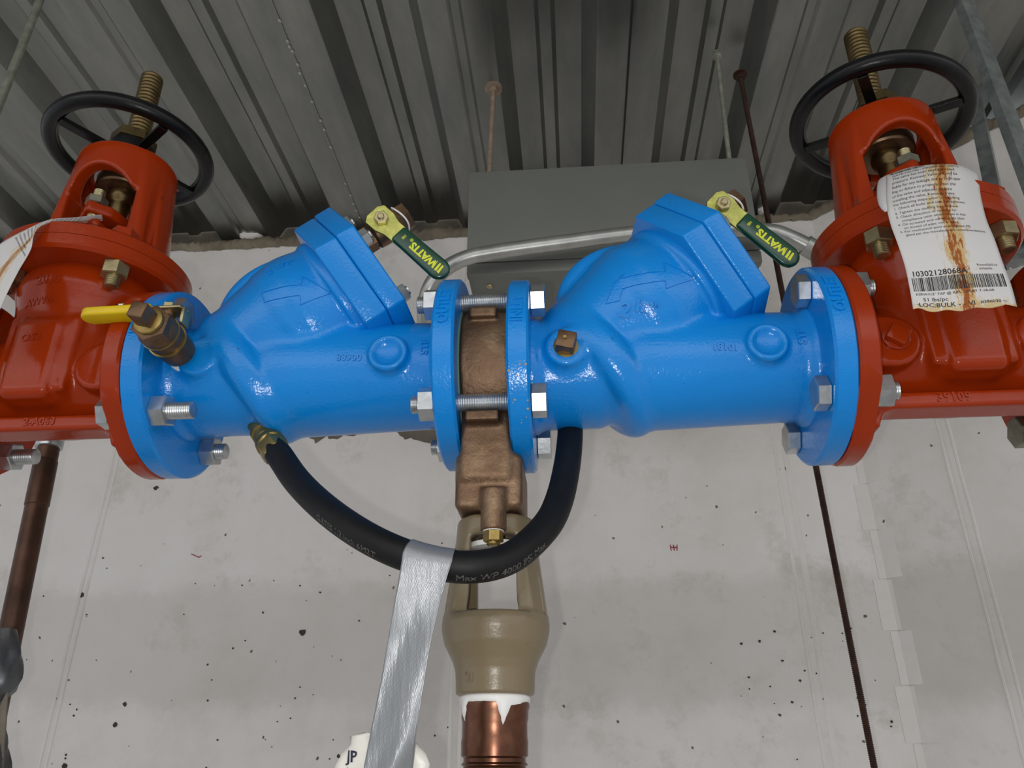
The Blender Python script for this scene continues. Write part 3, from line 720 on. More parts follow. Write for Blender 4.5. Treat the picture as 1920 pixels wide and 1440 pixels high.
def blue_valve(label, loc, sx, which):
    t = thing('check_valve', label, 'valve', loc, group='blue check valves in line'); t.scale = (sx, 1, 1)
    body = obj_from('valve_body', BODY_V, BODY_F, M_BLUE, t, angle=180)
    fl = obj_from('inlet_flange', *flange_geo(0, 19), M_BLUE, t); fo = obj_from('outlet_flange', *flange_geo(264, 283), M_BLUE, t)
    # cover: body flange layer, then the lid with a chamfered edge
    V, F_ = prism([(a * 0.985, b * 0.985) for a, b in HEX], NT(177, 26), T_, (0, 1, 0), N_, 23, 2.0); obj_from('cover_flange', V, F_, M_BLUE, t, angle=50)
    V, F_ = prism(HEX, NT(200.3, 26), T_, (0, 1, 0), N_, 19, 2.2); lid = obj_from('cover_plate', V, F_, M_BLUE, t, angle=50)
    for (tt, yy) in ((-50, -38), (-4, -66), (50, -36), (50, 36), (-4, 66), (-50, 38)):
        V, F_ = hexprism(NT(219, 26 + tt, yy), N_, 15, 9, 0.4); V2, F2 = cyl(NT(219, 26 + tt, yy), NT(230, 26 + tt, yy), 4.6, 12)
        obj_from('cover_bolt', *merge((V, F_), (V2, F2)), M_ZINC, t, smooth=False)
    # cast lettering
    def put(name, txt, size, org, U, Vv, D, depth=1.3, bold=0.30, bv=body_bvh, shear=0, spacing=1.0):
        tv, tf = text_mesh(txt, size, depth + 0.5, bold * size / 10, shear=shear, spacing=spacing)
        if not len(tv): return
        W_, f2 = wrap(tv, tf, bv, org, U, Vv, D, 0.5); obj_from(name, W_, f2, M_BLUE, t, angle=40)
    bi = rim_bvh(0, 19); bo = rim_bvh(264, 283)
    put('raised_lettering', 'OUTLET', 13.5, (273.5, -86, 26), (0, -0.28, 1), (-1, 0, 0), (0, 1, -0.3), 1.6, 0.3, bo)
    put('raised_lettering', 'INLET', 13.5, (9.5, -86, 22), (0, -0.28, 1), (-1, 0, 0), (0, 1, -0.3), 1.6, 0.3, bi)
    put('raised_lettering', 'STF', 10, (252, -60, 4), (0, 0, 1), (-1, 0, 0), (0, 1, 0), 1.3, 0.3)
    put('raised_lettering', '00688' if which == 1 else '10181', 9.0, (186, -70, -4), (-1, 0, 0.06), (-0.06, 0, -1), (0, 1, 0), 1.2, 0.25)
    # flow arrow outline (raised ribbon) and size mark
    arrow = [(94, 58), (104, 66), (101, 61), (139, 63), (139, 73), (166, 60), (139, 47), (139, 54), (101, 51), (98, 40), (86, 39), (94, 58)] if which == 2 else [(108, 48), (141, 52), (141, 43), (166, 58), (141, 72), (141, 63), (104, 58), (108, 48)]
    parts = []
    for (a, b) in zip(arrow[:-1], arrow[1:]):
        a = np.array(a, float); b = np.array(b, float); L = np.linalg.norm(b - a); n = max(2, int(L / 4)); d = (b - a) / L; q = np.array([-d[1], d[0]]) * 0.55
        tv = []; tf = []
        for i in range(n + 1):
            p = a + d * (L * i / n)
            for s_, h_ in ((-1, 0), (-0.5, 1.1), (0.5, 1.1), (1, 0)):
                tv.append((p[0] + q[0] * s_, p[1] + q[1] * s_, h_))
        for i in range(n):
            for k in range(3): tf.append([i * 4 + k, i * 4 + k + 1, i * 4 + k + 5, i * 4 + k + 4])
        parts.append((np.array(tv), tf))
    av, af = merge(*parts); W_, f2 = wrap(av, af, body_bvh, (0, -30, 0), (1, 0, 0), (0, 0, 1), (0, 1, 0), 0.05); obj_from('flow_arrow', W_, f2, M_BLUE, t)
    if which == 2:
        put('raised_lettering', '2', 17, (103, -60, 31), (0.95, 0, -0.3), (0.3, 0, 0.95), (0, 1, 0), 2.0, 0.35)
        put('raised_lettering', '1/2"', 13, (121, -60, 32), (0.97, 0, -0.22), (0.22, 0, 0.97), (0, 1, 0), 1.9, 0.35)
    else:
        put('raised_lettering', '2 1/2"', 11, (118, -60, 84), (0.9, 0, 0.43), (-0.43, 0, 0.9), (0, 1, -0.3), 1.0, 0.3)
    if which == 2:
        rnd = random.Random(5); parts = []
        for (zc, n_) in ((-34, 5), (-62, 7)):
            for _ in range(n_):
                x = rnd.uniform(2, 17); z = zc + rnd.uniform(-8, 8); r = rnd.uniform(0.6, 1.7); yy = -math.sqrt(89 ** 2 - z * z)
                nn = np.array([0, yy, z]) / 89.0; parts.append(sphere(np.array([x, yy, z]) - nn * (r * 0.75), r, 8, 5))
        obj_from('paint_chip', *merge(*parts), M_CHIP, t)
    return t
blue_valve('upstream blue epoxy-coated check valve, left one, with brass cock on its inlet', (V1X, YA, Z1), S1, 1)
blue_valve('downstream blue epoxy-coated check valve, right one, with square bronze plug', (V2X, YA, Z2), S2, 2)

# gaskets either side of the relief valve and in the outer joints
def gasket(label, x, z, wd):
    V, F_ = lathe([(42, 0), (63.5, 0), (63.5, wd), (42, wd)], (x, YA, z), (1, 0, 0), 64, closed=True)
    tag(obj_from('gasket', V, F_, M_GASKET), label, 'gasket')
gasket('pale gasket edge between left outlet flange and bronze relief valve', XO1 + 0.1, mz, 0.9)

# ------------------------------------------------------------------ bronze relief valve
RVX = (XO1 + V2X) / 2; HW = (V2X - XO1) / 2 - 0.6
t = thing('relief_valve', 'sand-cast bronze relief valve clamped between the two blue valves', 'valve', (RVX, YA, mz))
def f_rel(P):
    ring = d_cyl(P, (0, 0, 0), (1, 0, 0), 61, -HW + 1.2, HW, 2)
    pad1 = d_box(P, (-1, -52, 34), (12, 9, 5), 2, None)
    pad2 = d_box(P, (-1, -44, -62), (14, 10, 5), 2)
    neck = d_box(P, (1, 0, -80), (21, 42, 34), 5)
    low = d_box(P, (3.5, 0, -114), (28, 37, 24), 6)
    noz = d_cyl(P, (8, -36, -124), (0, 0, -1), 10.5, -2, 33, 2)
    seam = d_box(P, (0, -62, -38), (HW + 2, 10, 1.6), 1)
    s = smin(ring, pad1, 4); s = smin(s, pad2, 6); s = smin(s, neck, 6); s = smin(s, low, 8); s = smin(s, noz, 5)
    step = d_box(P, (0, -56, -76), (30, 13, 6), 4); s = smax(s, -step, 4)
    s = smax(s, -seam, 2)
    s = smax(s, -d_cone(P, (-40, -B, B), (40, -B, B), 9.2, 9.2), 1.5); s = smax(s, -d_cone(P, (-40, -B, -B), (40, -B, -B), 9.2, 9.2), 1.5)
    s = smax(s, -d_cone(P, (-40, B, -B), (40, B, -B), 9.2, 9.2), 1.5); s = smax(s, -d_cone(P, (-40, B, B), (40, B, B), 9.2, 9.2), 1.5)
    return s
V, F_ = sdf_mesh(f_rel, (-34, -76, -162), (40, 68, 68), 1.6); obj_from('relief_body', V, F_, M_BRONZE, t, angle=180)
V, F_ = hexprism((8, -36, -166), (0, 0, 1), 14, 11, 0.2); V2, F2 = cyl((8, -36, -169), (8, -36, -156), 5.2, 16, 1.2); obj_from('drain_plug', *merge((V, F_), (V2, F2)), M_BRASS, t, angle=30)
V, F_ = lathe([(7, 0), (8.6, 0), (8.6, 2), (7, 2)], (8, -36, -157.5), (0, 0, 1), 24, closed=True); obj_from('plug_sealant', V, F_, M_WHITE, t)

# tan air-gap drain under it
t = thing('air_gap_drain', 'tan painted open-sided air gap cup below the bronze relief valve', 'drain', (RVX + 7, YA, mz - 276))
def f_gap(P):
    X, Y, Z = P
    # outer shell: cone frame between z=56 and z=134 above origin, cup below
    rx = 32 + (134 - Z) * 0.13
    frame = smax(d_cyl(P, (0, 0, 56), (0, 0, 1), 60, 0, 80, 2), np.sqrt((X / 1.0) ** 2 + (Y / 1.0) ** 2) - rx, 2)
    frame = smax(frame, -(np.sqrt(X ** 2 + Y ** 2) - (rx - 8.5)), 2)
    topring = smax(d_cyl(P, (0, 0, 121), (0, 0, 1), 32.5, 0, 14, 3), -(np.sqrt(X ** 2 + Y ** 2) - 15), 2)
    slot = d_box(P, (0, 0, 84), (18.5, 80, 36), 4)       # front and back windows
    frame = smax(frame, -slot, 2)
    for s in (-1, 1): frame = smax(frame, -d_box(P, (s * 46, -13, 88), (12, 2.0, 32), 1.2), 1.0)
    frame = smax(frame, -(Y + 27.5), 2); frame = smin(frame, topring, 3)
    r = np.interp(Z.ravel() if hasattr(Z, 'ravel') else Z, [-2, 0, 12, 17, 24, 36, 46, 52, 57, 60], [29, 30.5, 31, 31.5, 34, 40.5, 43, 43.3, 42, 40]).reshape(np.shape(Z))
    cup = smax(np.sqrt(X ** 2 + Y ** 2) - r, np.abs(Z - 28.5) - 29.5, 2)
    cup = smax(cup, -smax(np.sqrt(X ** 2 + Y ** 2) - (r - 5), 8 - Z, 2), 1.5)
    return smin(cup * 0.9, frame, 3)
V, F_ = sdf_mesh(f_gap, (-48, -48, -4), (48, 48, 140), 1.6); gapo = obj_from('gap_casting', V, F_, M_TAN, t, angle=180)
tv, tf = text_mesh('RI', 9, 1.0, 0.3); bv = BVHTree.FromPolygons([tuple(v) for v in V], F_)
W_, f2 = wrap(tv, tf, bv, (-20, -30, 10), (0.8, -0.6, 0), (0, 0, 1), (0.55, 0.83, 0), 0.4); obj_from('raised_lettering', W_, f2, M_TAN, t)
V, F_ = lathe([(10, 0), (24.5, 0), (24.5, 4), (10, 6)], (0, 0, 112), (0, 0, 1), 32); obj_from('white_insert', V, F_, M_WHITE, t)

t = thing('copper_drain_pipe', 'shiny copper drain pipe with grooved coupling below the tan cup', 'pipe', (RVX + 7, YA, mz - 276))
V, F_ = lathe([(20, -4), (26.2, -5), (26.6, -9), (25.6, -12), (25.6, -17), (24.8, -20), (24.8, -30), (25.4, -34), (25.2, -40), (25.2, -43), (23.4, -44.5), (23.4, -47), (24.9, -48.5), (24.9, -49), (23.2, -50.5), (24.4, -53), (24.6, -58), (24.0, -330)], (0, 0, 0), (0, 0, 1), 48); obj_from('pipe_wall', V, F_, M_COPPER, t, angle=40)
def dope():
    rnd = np.random.RandomState(4); n = 56; V = []; F_ = []
    low = [-6.5 - 1.2 * rnd.rand() for _ in range(n)]
    for k0, dd, wd in ((33, 12, 1), (45, 13, 1), (30, 4, 3), (47, 4, 4), (12, 6, 2)):
        for k in range(-wd, wd + 1): low[(k0 + k) % n] -= dd * (1 - abs(k) / (wd + 1))
    for (r, zf) in ((23, lambda i: 1.0), (25.8, lambda i: 0.2), (27.4, lambda i: -3.0), (27.0, lambda i: low[i] * 0.8), (25.0, lambda i: low[i])):
        for i in range(n): a = 2 * math.pi * i / n; V.append((r * math.cos(a), r * math.sin(a), zf(i)))
    for j in range(4):
        for i in range(n): F_.append([j * n + i, j * n + (i + 1) % n, (j + 1) * n + (i + 1) % n, (j + 1) * n + i][::-1])
    return V, F_
V, F_ = dope(); obj_from('thread_sealant', V, F_, M_WHITE, t, angle=180)

# ------------------------------------------------------------------ ball-valve test cocks
def lever_mesh(L, W1, W2, th, bend=True, round_tip=True, x0=0.0):
    """padded lever grip along +x from x0, width in y, thickness in z; rounded tip"""
    poly = [(x0, -W1 / 2), (x0 + L - W2 / 2, -W2 / 2)]
    for k in range(1, 10): a = -math.pi / 2 + math.pi * k / 10; poly.append((x0 + L - W2 / 2 + W2 / 2 * math.cos(a), W2 / 2 * math.sin(a)))
    poly += [(x0 + L - W2 / 2, W2 / 2), (x0, W1 / 2)]
    return prism(poly, (0, 0, 0), (1, 0, 0), (0, 1, 0), (0, 0, 1), th, th * 0.36)

def test_cock_green(label, loc, sx):
    """local x = lever direction, z = toward the viewer side (stem axis), y = across"""
    t = thing('ball_valve', label, 'ball valve', loc, group='green-handled ball valves on the blue covers')
    n = N_.copy(); n[0] *= 1.0; stem = np.array([0.10, -1.0, -0.18]); stem -= n * (stem @ n); stem /= np.linalg.norm(stem)
    V, F_ = cyl(-n * 4, n * 12, 9.5, 24); V2, F2 = hexprism(n * 10, n, 23, 12, 0.1); V3, F3 = lathe([(9, 20), (14, 24), (14.5, 32), (14.5, 40), (13, 46), (10, 48)], (0, 0, 0), n, 28); V4, F4 = hexprism(n * 47, n, 25, 17, 0.5)
    body = obj_from('valve_body', *merge((V, F_), (V2, F2), (V3, F3), (V4, F4)), M_VBRZ, t, angle=30)
    V, F_ = tube([n * 55 + 14.6 * (math.cos(a) * stem + math.sin(a) * np.cross(n, stem)) + n * 2 * math.sin(2 * a) for a in np.linspace(-1.2, 1.6, 14)], 1.0, 8); obj_from('tie_string', V, F_, M_WHITE, t)
    c = n * 35
    V, F_ = cyl(c + stem * 8, c + stem * 21, 7.5, 20); obj_from('stem_boss', V, F_, M_VBRZ, t)
    ld = np.array([0.735, 0, -0.678]); ld -= stem * (ld @ stem); ld /= np.linalg.norm(ld); wd = np.cross(stem, ld)
    hx = c + stem * 20
    pl = [(-13, -7), (-9, -13), (4, -13), (14, -10), (34, -9.5), (34, 9.5), (14, 10), (4, 13), (-9, 13), (-13, 7)]
    V, F_ = prism(pl, hx, ld, wd, stem, 2.6, 0.6); lv = obj_from('lever_plate', V, F_, M_GOLDZ, t, smooth=False)
    V, F_ = hexprism(hx + stem * 2.6, stem, 12.5, 5.0, 0.2, 0.8); V2, F2 = cyl(hx + stem * 2, hx + stem * 10, 3.4, 14, 0.8); obj_from('lever_nut', *merge((V, F_), (V2, F2)), M_YZINC, t, angle=30)
    V, F_ = lever_mesh(66, 18.5, 21.5, 7.0); M = Matrix(((ld[0], wd[0], stem[0]), (ld[1], wd[1], stem[1]), (ld[2], wd[2], stem[2])))
    off = hx + ld * 22 + stem * (-1.6); R = np.array(M); gv = V @ R.T + off; grip = obj_from('handle_grip', gv, F_, M_GREEN, t, angle=50)
    def print_(txt, size, x, y, rot, bold=0.05, spacing=1.0):
        tv, tf = text_mesh(txt, size, 0.15, bold, spacing=spacing); a = rot; P2 = np.stack([x + tv[:, 0] * math.cos(a) - tv[:, 1] * math.sin(a), y + tv[:, 0] * math.sin(a) + tv[:, 1] * math.cos(a), 7.0 + tv[:, 2] * 1.2], 1)
        obj_from('printed_lettering', P2 @ R.T + off, tf, M_YPRINT, grip, smooth=False)
    print_('WATTS', 10.5, 35.0, 0.0, math.pi, 0.42, 0.84)
    print_('®', 4.5, 16.5, 3.4, math.pi, 0.05)
    print_('100', 3.8, 8.5, 0.6, -math.pi / 2 * 1, 0.05)
    # slanted bar mark at the tip end of the wordmark
    bars = []
    for (xa, wdd) in ((53.2, 2.7), (56.6, 2.7), (50.0, 1.6)):
        bars.append(prism([(xa, -4.4), (xa + wdd, -4.4), (xa + wdd - 1.6, 4.4), (xa - 0.6, 4.4)], (0, 0, 7.0), (1, 0, 0), (0, 1, 0), (0, 0, 1), 0.2))
    bv_, bf_ = merge(*bars); obj_from('printed_mark', bv_ @ R.T + off, bf_, M_YPRINT, grip, smooth=False)
    return t
c0 = NT(217, -7, -24)
test_cock_green('bronze ball valve with green lever on left blue valve cover', (V1X + c0[0] * S1, YA + c0[1], Z1 + c0[2]), S1)
test_cock_green('bronze ball valve with green lever on right blue valve cover', (V2X + c0[0] * S2, YA + c0[1], Z2 + c0[2]), S2)

# brass cock with yellow handle, pointing at the viewer, on the left blue inlet
tx = V1X + 38
t = thing('ball_valve', 'bronze ball valve with yellow lever screwed into left blue inlet', 'ball valve', (tx, YA - 48, Z1 + 1))
ay = np.array([0, -1.0, 0])
V, F_ = lathe([(11, -2), (13.5, 1), (13.5, 6), (11, 8)], (0, 0, 0), ay, 28); obj_from('thread_sealant', V, F_, M_WHITE, t)
V, F_ = thread((0, -2, 0), (0, -16, 0), 9.5, 1.8, 1.0, 24); obj_from('nipple', V, F_, M_BRASS, t)
V, F_ = lathe([(9, 14), (14.2, 15), (15.0, 22), (15.2, 34), (14.6, 36), (15.6, 38), (15.8, 46), (15.2, 48), (16.4, 50), (16.6, 56), (14.8, 60)], (0, 0, 0), ay, 36)
V2, F2 = hexprism((0, -55, 0), ay, 29, 13, 0.35); body = obj_from('valve_body', *merge((V, F_), (V2, F2)), M_VBRZ, t, angle=30)
for h in (36.6, 49):
    V, F_ = lathe([(15.2, 0), (16.9, 0.2), (16.9, 1.4), (15.2, 1.6)], (0, -h, 0), ay, 36, closed=True); obj_from('machined_ring', V, F_, M_BRASS, t)
V, F_ = lathe([(5, 66), (11.5, 67.5), (12.5, 69), (12, 71), (8, 72.5)], (0, 0, 0), ay, 32); obj_from('end_ring', V, F_, M_BRASS, t)
V, F_ = box((-7, -89, -7), (7, -70, 7), 1.4, Matrix.Rotation(0.25, 3, 'Y')); obj_from('square_plug', V, F_, M_VBRZ, t, angle=30)
V, F_ = cyl((0, -44, 10), (0, -44, 25), 6.5, 18); obj_from('stem_boss', V, F_, M_VBRZ, t)
V, F_ = hexprism((0, -44, 26), (0, 0, 1), 12, 5, 0.2, .8); obj_from('lever_nut', V, F_, M_YZINC, t, smooth=False)
# steel lever: hub, hooked stop, then a cranked arm into the yellow grip
V, F_ = prism([(14, -9), (18, 0), (12, 9), (-12, 9), (-30, 7), (-30, -7), (-12, -9)], (0, -44, 23), (1, 0, 0), (0, 1, 0), (0, 0, 1), 2.6, 0.6); V2, F2 = box((14, -50, 10), (17, -38, 25.5), 0.8)
obj_from('lever_plate', *merge((V, F_), (V2, F2)), M_YZINC, t, angle=30)
V, F_ = prism([(-12, -9), (-12, 9)] + [(-68 - 8 * math.sin(a), 9 * math.cos(a)) for a in np.linspace(0.05, math.pi - 0.05, 9)], (0, -45, 20.0), (1, 0.02, 0.03), (0, 1, 0), (0, 0, 1), 8.5, 2.2)
obj_from('handle_grip', V, F_, M_YELLOW, t, angle=50)

# square bronze plug in the right blue inlet
t = thing('pipe_plug', 'square-headed bronze plug screwed into right blue inlet', 'plug', (V2X + 50 * S2, YA - 55, Z2))
V, F_ = lathe([(8, 3), (11.4, 2), (11.6, -1.6), (10, -3), (4, -3)], (0, 0, 0), (0, 1, 0), 28); obj_from('plug_collar', V, F_, M_BRASS, t)
V, F_ = box((-8, -15, -8), (8, -2, 8), 1.2, Matrix.Rotation(0.25, 3, 'Y')); obj_from('square_head', V, F_, M_VBRZ, t, angle=30)
V, F_ = cyl((-1, -16.4, 1), (-1, -15.6, 1), 1.6, 10); obj_from('centre_mark', V, F_, M_BRASS, t)

# bronze fitting seen behind the right valve's shoulder
t = thing('elbow_fitting', 'small bronze elbow fitting peeking out behind the right blue valve', 'fitting', (V2X + 46, YA + 60, Z2 + 40))
V, F_ = tube(catmull([(0, -20, -16), (-2, 4, -6), (-8, 14, 8), (-12, 14, 24)], 16), 8.5, 16); V2, F2 = hexprism((-14, 14, 20), (-0.3, 0, 1), 22, 12, 0.2); obj_from('fitting_body', *merge((V, F_), (V2, F2)), M_VBRZ, t, angle=40)

# ------------------------------------------------------------------ hose
hp = [(-310, 655, 294), (-296, 645, 279), (-280, 636, 269), (-257, 622, 245), (-228, 604, 211), (-188, 575, 175), (-147, 556, 147), (-109.6, 551, 131), (-74.7, 551, 125.5), (-46, 564, 135), (-22, 585, 162), (-11, 605, 189), (-4, 628, 225), (0, 655, 265), (1, 680, 299)]
hp = np.array(hp); path = catmull(hp, 140)
t = thing('rubber_hose', 'black rubber hose looping under both blue valves', 'hose', (-74.7, 550, 125.5)); o = np.array([-74.7, 550, 125.5])
V, F_ = tube(path[28:] - o, 11.6, 28); hose = obj_from('hose_tube', V, F_, M_HOSE, t)
a, b = path[26], path[34]; d = (b - a) / np.linalg.norm(b - a)
V, F_ = lathe([(11, -6), (12.6, -5), (13.4, 4), (13.6, 12), (12.8, 18), (11.7, 19)], a - o - d * 2, d, 6, rot0=0.3); V2, F2 = lathe([(9, -24), (10.5, -24), (10.5, -20), (8, -19), (8, -16), (10.8, -15), (10.8, -9), (9, -8), (12.5, -6), (13, 0), (11, 2)], a - o, d, 28)
obj_from('brass_ferrule', *merge((V, F_), (V2, F2)), M_BRASS, t, angle=30)
V, F_ = cyl(a - o - d * 22, a - o - d * 42, 8.5, 20); obj_from('hose_nipple', V, F_, M_BRASS, t)
# print along the hose
Tn = np.gradient(path, axis=0); seg = np.linalg.norm(np.diff(path, axis=0), axis=1); cum = np.concatenate([[0], np.cumsum(seg)])
def hose_text(txt, s0, size, ang):
    tv, tf = text_mesh(txt, size, 0.1, 0.0, align='LEFT'); out = []
    for x, y, z in tv:
        s = s0 + x; i = min(max(np.searchsorted(cum, s) - 1, 0), len(path) - 2); f = (s - cum[i]) / seg[i]; p = path[i] + (path[i + 1] - path[i]) * f
        T = Tn[i] / np.linalg.norm(Tn[i]); vw = -p / np.linalg.norm(p); vw = vw - T * (vw @ T); vw /= np.linalg.norm(vw); side = np.cross(vw, T)
        a = ang + y / 11.7; out.append(p + (vw * math.cos(a) + side * math.sin(a)) * (11.65 + z) - o)
    obj_from('printed_lettering', np.array(out), tf, M_HOSEINK, t, smooth=False)
i_l, i_r = np.interp([-120.1, -85.7], path[:100, 0], np.arange(100))
hose_text('GATES 1/2 inch 6M2T', cum[int(i_l)] - 82, 7.2, -0.85)
hose_text('Max WP 4000 PSI Max', cum[int(i_r)] + 3, 7.2, -0.75)

# duct tape: wrapped over the hose and hanging down as a long doubled strip
t = thing('duct_tape_strip', 'long strip of silver duct tape hanging from the black hose', 'duct tape', (-105, 545, -60)); o = np.array([-105, 545, -60.])
i0, i1 = 78, 91
rows = []
mid = [(-120.1, -85.7, 133.2, 129.2), (-125.7, -93.2, 103, 99.3), (-131, -99.4, 69.3, 67.3), (-134, -103, 49.1, 43.1), (-138.6, -106.4, 21.1, 18.2), (-142.1, -109.3, -3, -3), (-144, -111, -30, -30), (-147, -112, -70, -70)]
nu, nv = 26, 90; V = []; UV = []
rnd = np.random.RandomState(7)
ts = np.linspace(0, 1, len(mid)); mm = np.array(mid)
for j in range(nv + 1):
    q = j / nv
    for i in range(nu + 1):
        s = i / nu
        fi = i_l + (i_r - i_l) * s; k0 = int(fi); p = path[k0] + (path[k0 + 1] - path[k0]) * (fi - k0); T = Tn[k0] / np.linalg.norm(Tn[k0])
        up = np.array([0, 0, 1.0]); up -= T * (up @ T); up /= np.linalg.norm(up); fw = np.cross(T, up); fw = -fw if fw[1] > 0 else fw
        if q < 0.12:                                 # over the top of the hose, round to its face
            a = math.pi * 1.05 - (q / 0.12) * math.pi * 1.05
            V.append(p + (up * math.sin(a) + fw * math.cos(a)) * 12.3 - o)
        else:
            g = (q - 0.12) / 0.88; st = p + fw * 12.3
            L = [np.interp(g, ts, mm[:, k]) for k in range(4)]
            x = L[0] + (L[1] - L[0]) * s; z = L[2] + (L[3] - L[2]) * s
            k_ = max(0.0, 1 - g / 0.12) ** 2; x += (st[0] - mm[0, 0] - (mm[0, 1] - mm[0, 0]) * s) * k_; z += (st[2] - mm[0, 2] - (mm[0, 3] - mm[0, 2]) * s) * k_
            y = st[1] + 24 * g + (4.5 * math.sin(s * 3.0 + 4.0 * g) - 4.5 * math.sin(s * 3.0) * (1 - min(1, g * 4))) * min(1, g * 4) + (2.2 * math.sin(9 * g + 7 * s) + 1.2 * math.sin(24 * g + 10 * s)) * max(0, g - 0.4) * 1.8
            V.append(np.array([x, y, z]) - o)
        UV.append((s, q))
F_ = [[j * (nu + 1) + i, j * (nu + 1) + i + 1, (j + 1) * (nu + 1) + i + 1, (j + 1) * (nu + 1) + i] for j in range(nv) for i in range(nu)]
def add_uv(ob, UV):
    lay = ob.data.uv_layers.new(name='UVMap')
    for lp in ob.data.loops: lay.data[lp.index].uv = UV[lp.vertex_index]
tp = obj_from('tape_band', V, F_, M_TAPE, t, angle=180); add_uv(tp, UV); sm = tp.modifiers.new('thick', 'SOLIDIFY'); sm.thickness = 0.0006; sm.offset = 0

# white printed plastic bag taped to the lower end
t = thing('plastic_bag', 'crumpled white plastic bag taped at the bottom of the tape strip', 'bag', (-128, 560, -70))
def crumple(poly_rows, seed, amp):
    V = []; F_ = []; n = len(poly_rows); m = 16; rs = np.random.RandomState(seed); A = rs.rand(6) * 6
    for j, (xl, xr, z) in enumerate(poly_rows):
        for i in range(m + 1):
            s = i / m; x = xl + (xr - xl) * s; y = amp * (math.sin(9 * s + A[0] + j * .7) + 0.7 * math.sin(17 * s - j * 1.3 + A[1]) + 0.5 * rs.randn() * 0.5) + (s - .5) ** 2 * 24
            V.append((x, y, z))
    for j in range(n - 1):
        for i in range(m): F_.append([j * (m + 1) + i, j * (m + 1) + i + 1, (j + 1) * (m + 1) + i + 1, (j + 1) * (m + 1) + i])
    return V, F_
V, F_ = crumple([(-19, 4, 88), (-27, 12, 86), (-27, 19, 81), (-32, 25, 75), (-35, 28, 69), (-38, 26, 60), (-40, 24, 50), (-42, 24, 30), (-42, 26, 10), (-40, 24, -30)], 3, 1.3)
bag = obj_from('bag_film', V, F_, M_PLASTIC, t, angle=180); sm = bag.modifiers.new('thick', 'SOLIDIFY'); sm.thickness = 0.0004
bvb = BVHTree.FromPolygons([tuple(v) for v in V], F_)
tv, tf = text_mesh('JP', 9.5, 0.15, 0.2); W_, f2 = wrap(tv, tf, bvb, (-24, -20, 73.5), (1, 0, 0), (0, 0, 1), (0, 1, 0), -0.9); obj_from('printed_lettering', W_, f2, M_NAVY, t, smooth=False)
ln = [cyl((-27, 0, 67), (-23, 0, 58), 0.35, 5), cyl((-23, 0, 58), (-18, 0, 66), 0.35, 5), cyl((-25, 0, 66), (-23.2, 0, 61), 0.3, 5), cyl((-23.2, 0, 61), (-21, 0, 66), 0.3, 5)]
lv, lf = merge(*ln); fl_ = np.stack([lv[:, 0], lv[:, 2], lv[:, 1] * 0.3], 1); W_, f2 = wrap(fl_, lf, bvb, (0, -20, 0), (1, 0, 0), (0, 0, 1), (0, 1, 0), -0.8); obj_from('printed_emblem', W_, f2, M_NAVY, t, smooth=False)
#@@PART4
# ------------------------------------------------------------------ red outside-screw gate valves
HL = 103.0
def f_gate(P):
    X, Y, Z = P
    pipe = d_cyl(P, (-88, 0, 0), (1, 0, 0), 47, 0, 176, 3)
    core = d_box(P, (0, 0, 36), (45, 52, 62), 24)
    low = d_ell(P, (0, 0, 0), (56, 54, 46))
    up = d_cone(P, (0, 0, 60), (0, 0, 84), 56, 66)
    up = smax(up, Z - 112, 3)
    b = smin(pipe, core, 14); b = smin(b, low, 12); b = smin(b, up, 16)
    ribf = d_box(P, (0, -50, 4), (24, 13, 40), 9); b = smin(b, ribf, 12)
    ribe = d_box(P, (30, -46, 10), (4.5, 10, 38), 4); b = smin(b, ribe, 6); 
    ribe = d_box(P, (-30, -46, 10), (4.5, 10, 38), 4); b = smin(b, ribe, 6)
    foot = d_box(P, (0, -28, -53.5), (92, 14, 7), 3); b = smin(b, foot, 7)
    for s in (-1, 1):
        boss = smin(d_cyl(P, (s * 62, -28, -4), (0, -1, 0), 23, 0, 26, 3), d_box(P, (s * 76, -42, -4), (16, 12, 23), 3), 3); b = smin(b, boss, 3)
        fil = d_torus(P, (s * 86, 0, 0), (1, 0, 0), 49, 5); b = smin(b, fil, 9)
        gus = smax(d_box(P, (s * 79, -28, -62), (9, 12, 14), 4), -(np.sqrt((X - s * 64) ** 2 + (Z + 76) ** 2) - 17), 2); b = smin(b, gus, 4)
    return b
def f_bonnet(P):
    X, Y, Z = P
    Yr = np.sqrt(X * X + Y * Y)
    dome = d_cone(P, (0, 0, 118), (0, 0, 136), 66, 40); dome = smax(dome, 128 - Z, 2)
    gland = d_cyl(P, (0, 0, 0), (0, 0, 1), 27, 128, 172, 3); b = smin(dome, gland, 6)
    ear = d_box(P, (0, 0, 166), (15, 46, 6), 5); b = smin(b, ear, 4)
    # yoke: a tapered drum cut away front and back, leaving two arms and the top ring
    ro = 64 - (Z - 134) * 0.105
    drum = smax(Yr - ro, np.abs(Z - 201) - 70, 3)
    arms = smax(drum, np.abs(Y) - 33, 3)
    cap = d_cyl(P, (0, 0, 0), (0, 0, 1), 51, 216, 271, 4)
    y_ = smin(arms, cap, 3)
    hollow = d_cyl(P, (0, 0, 0), (0, 0, 1), 37, 130, 254, 5)
    win = smin(d_box(P, (0, 0, 182), (37, 90, 36), 5), d_cone(P, (0, -90, 203), (0, 90, 203), 36, 36), 2)
    y_ = smax(y_, -hollow, 3); y_ = smax(y_, -win, 3)
    # recess down the outside face of each arm
    for s in (-1, 1): y_ = smax(y_, -d_box(P, (s * 66, -19, 196), (15, 6, 90), 4), 3)
    b = smin(b, y_, 4)
    return b
GV = sdf_mesh(f_gate, (-96, -76, -84), (96, 66, 114), 2.2)
BV = sdf_mesh(f_bonnet, (-70, -70, 110), (70, 70, 274), 1.9)
gbvh = BVHTree.FromPolygons([tuple(v) for v in GV[0]], GV[1])

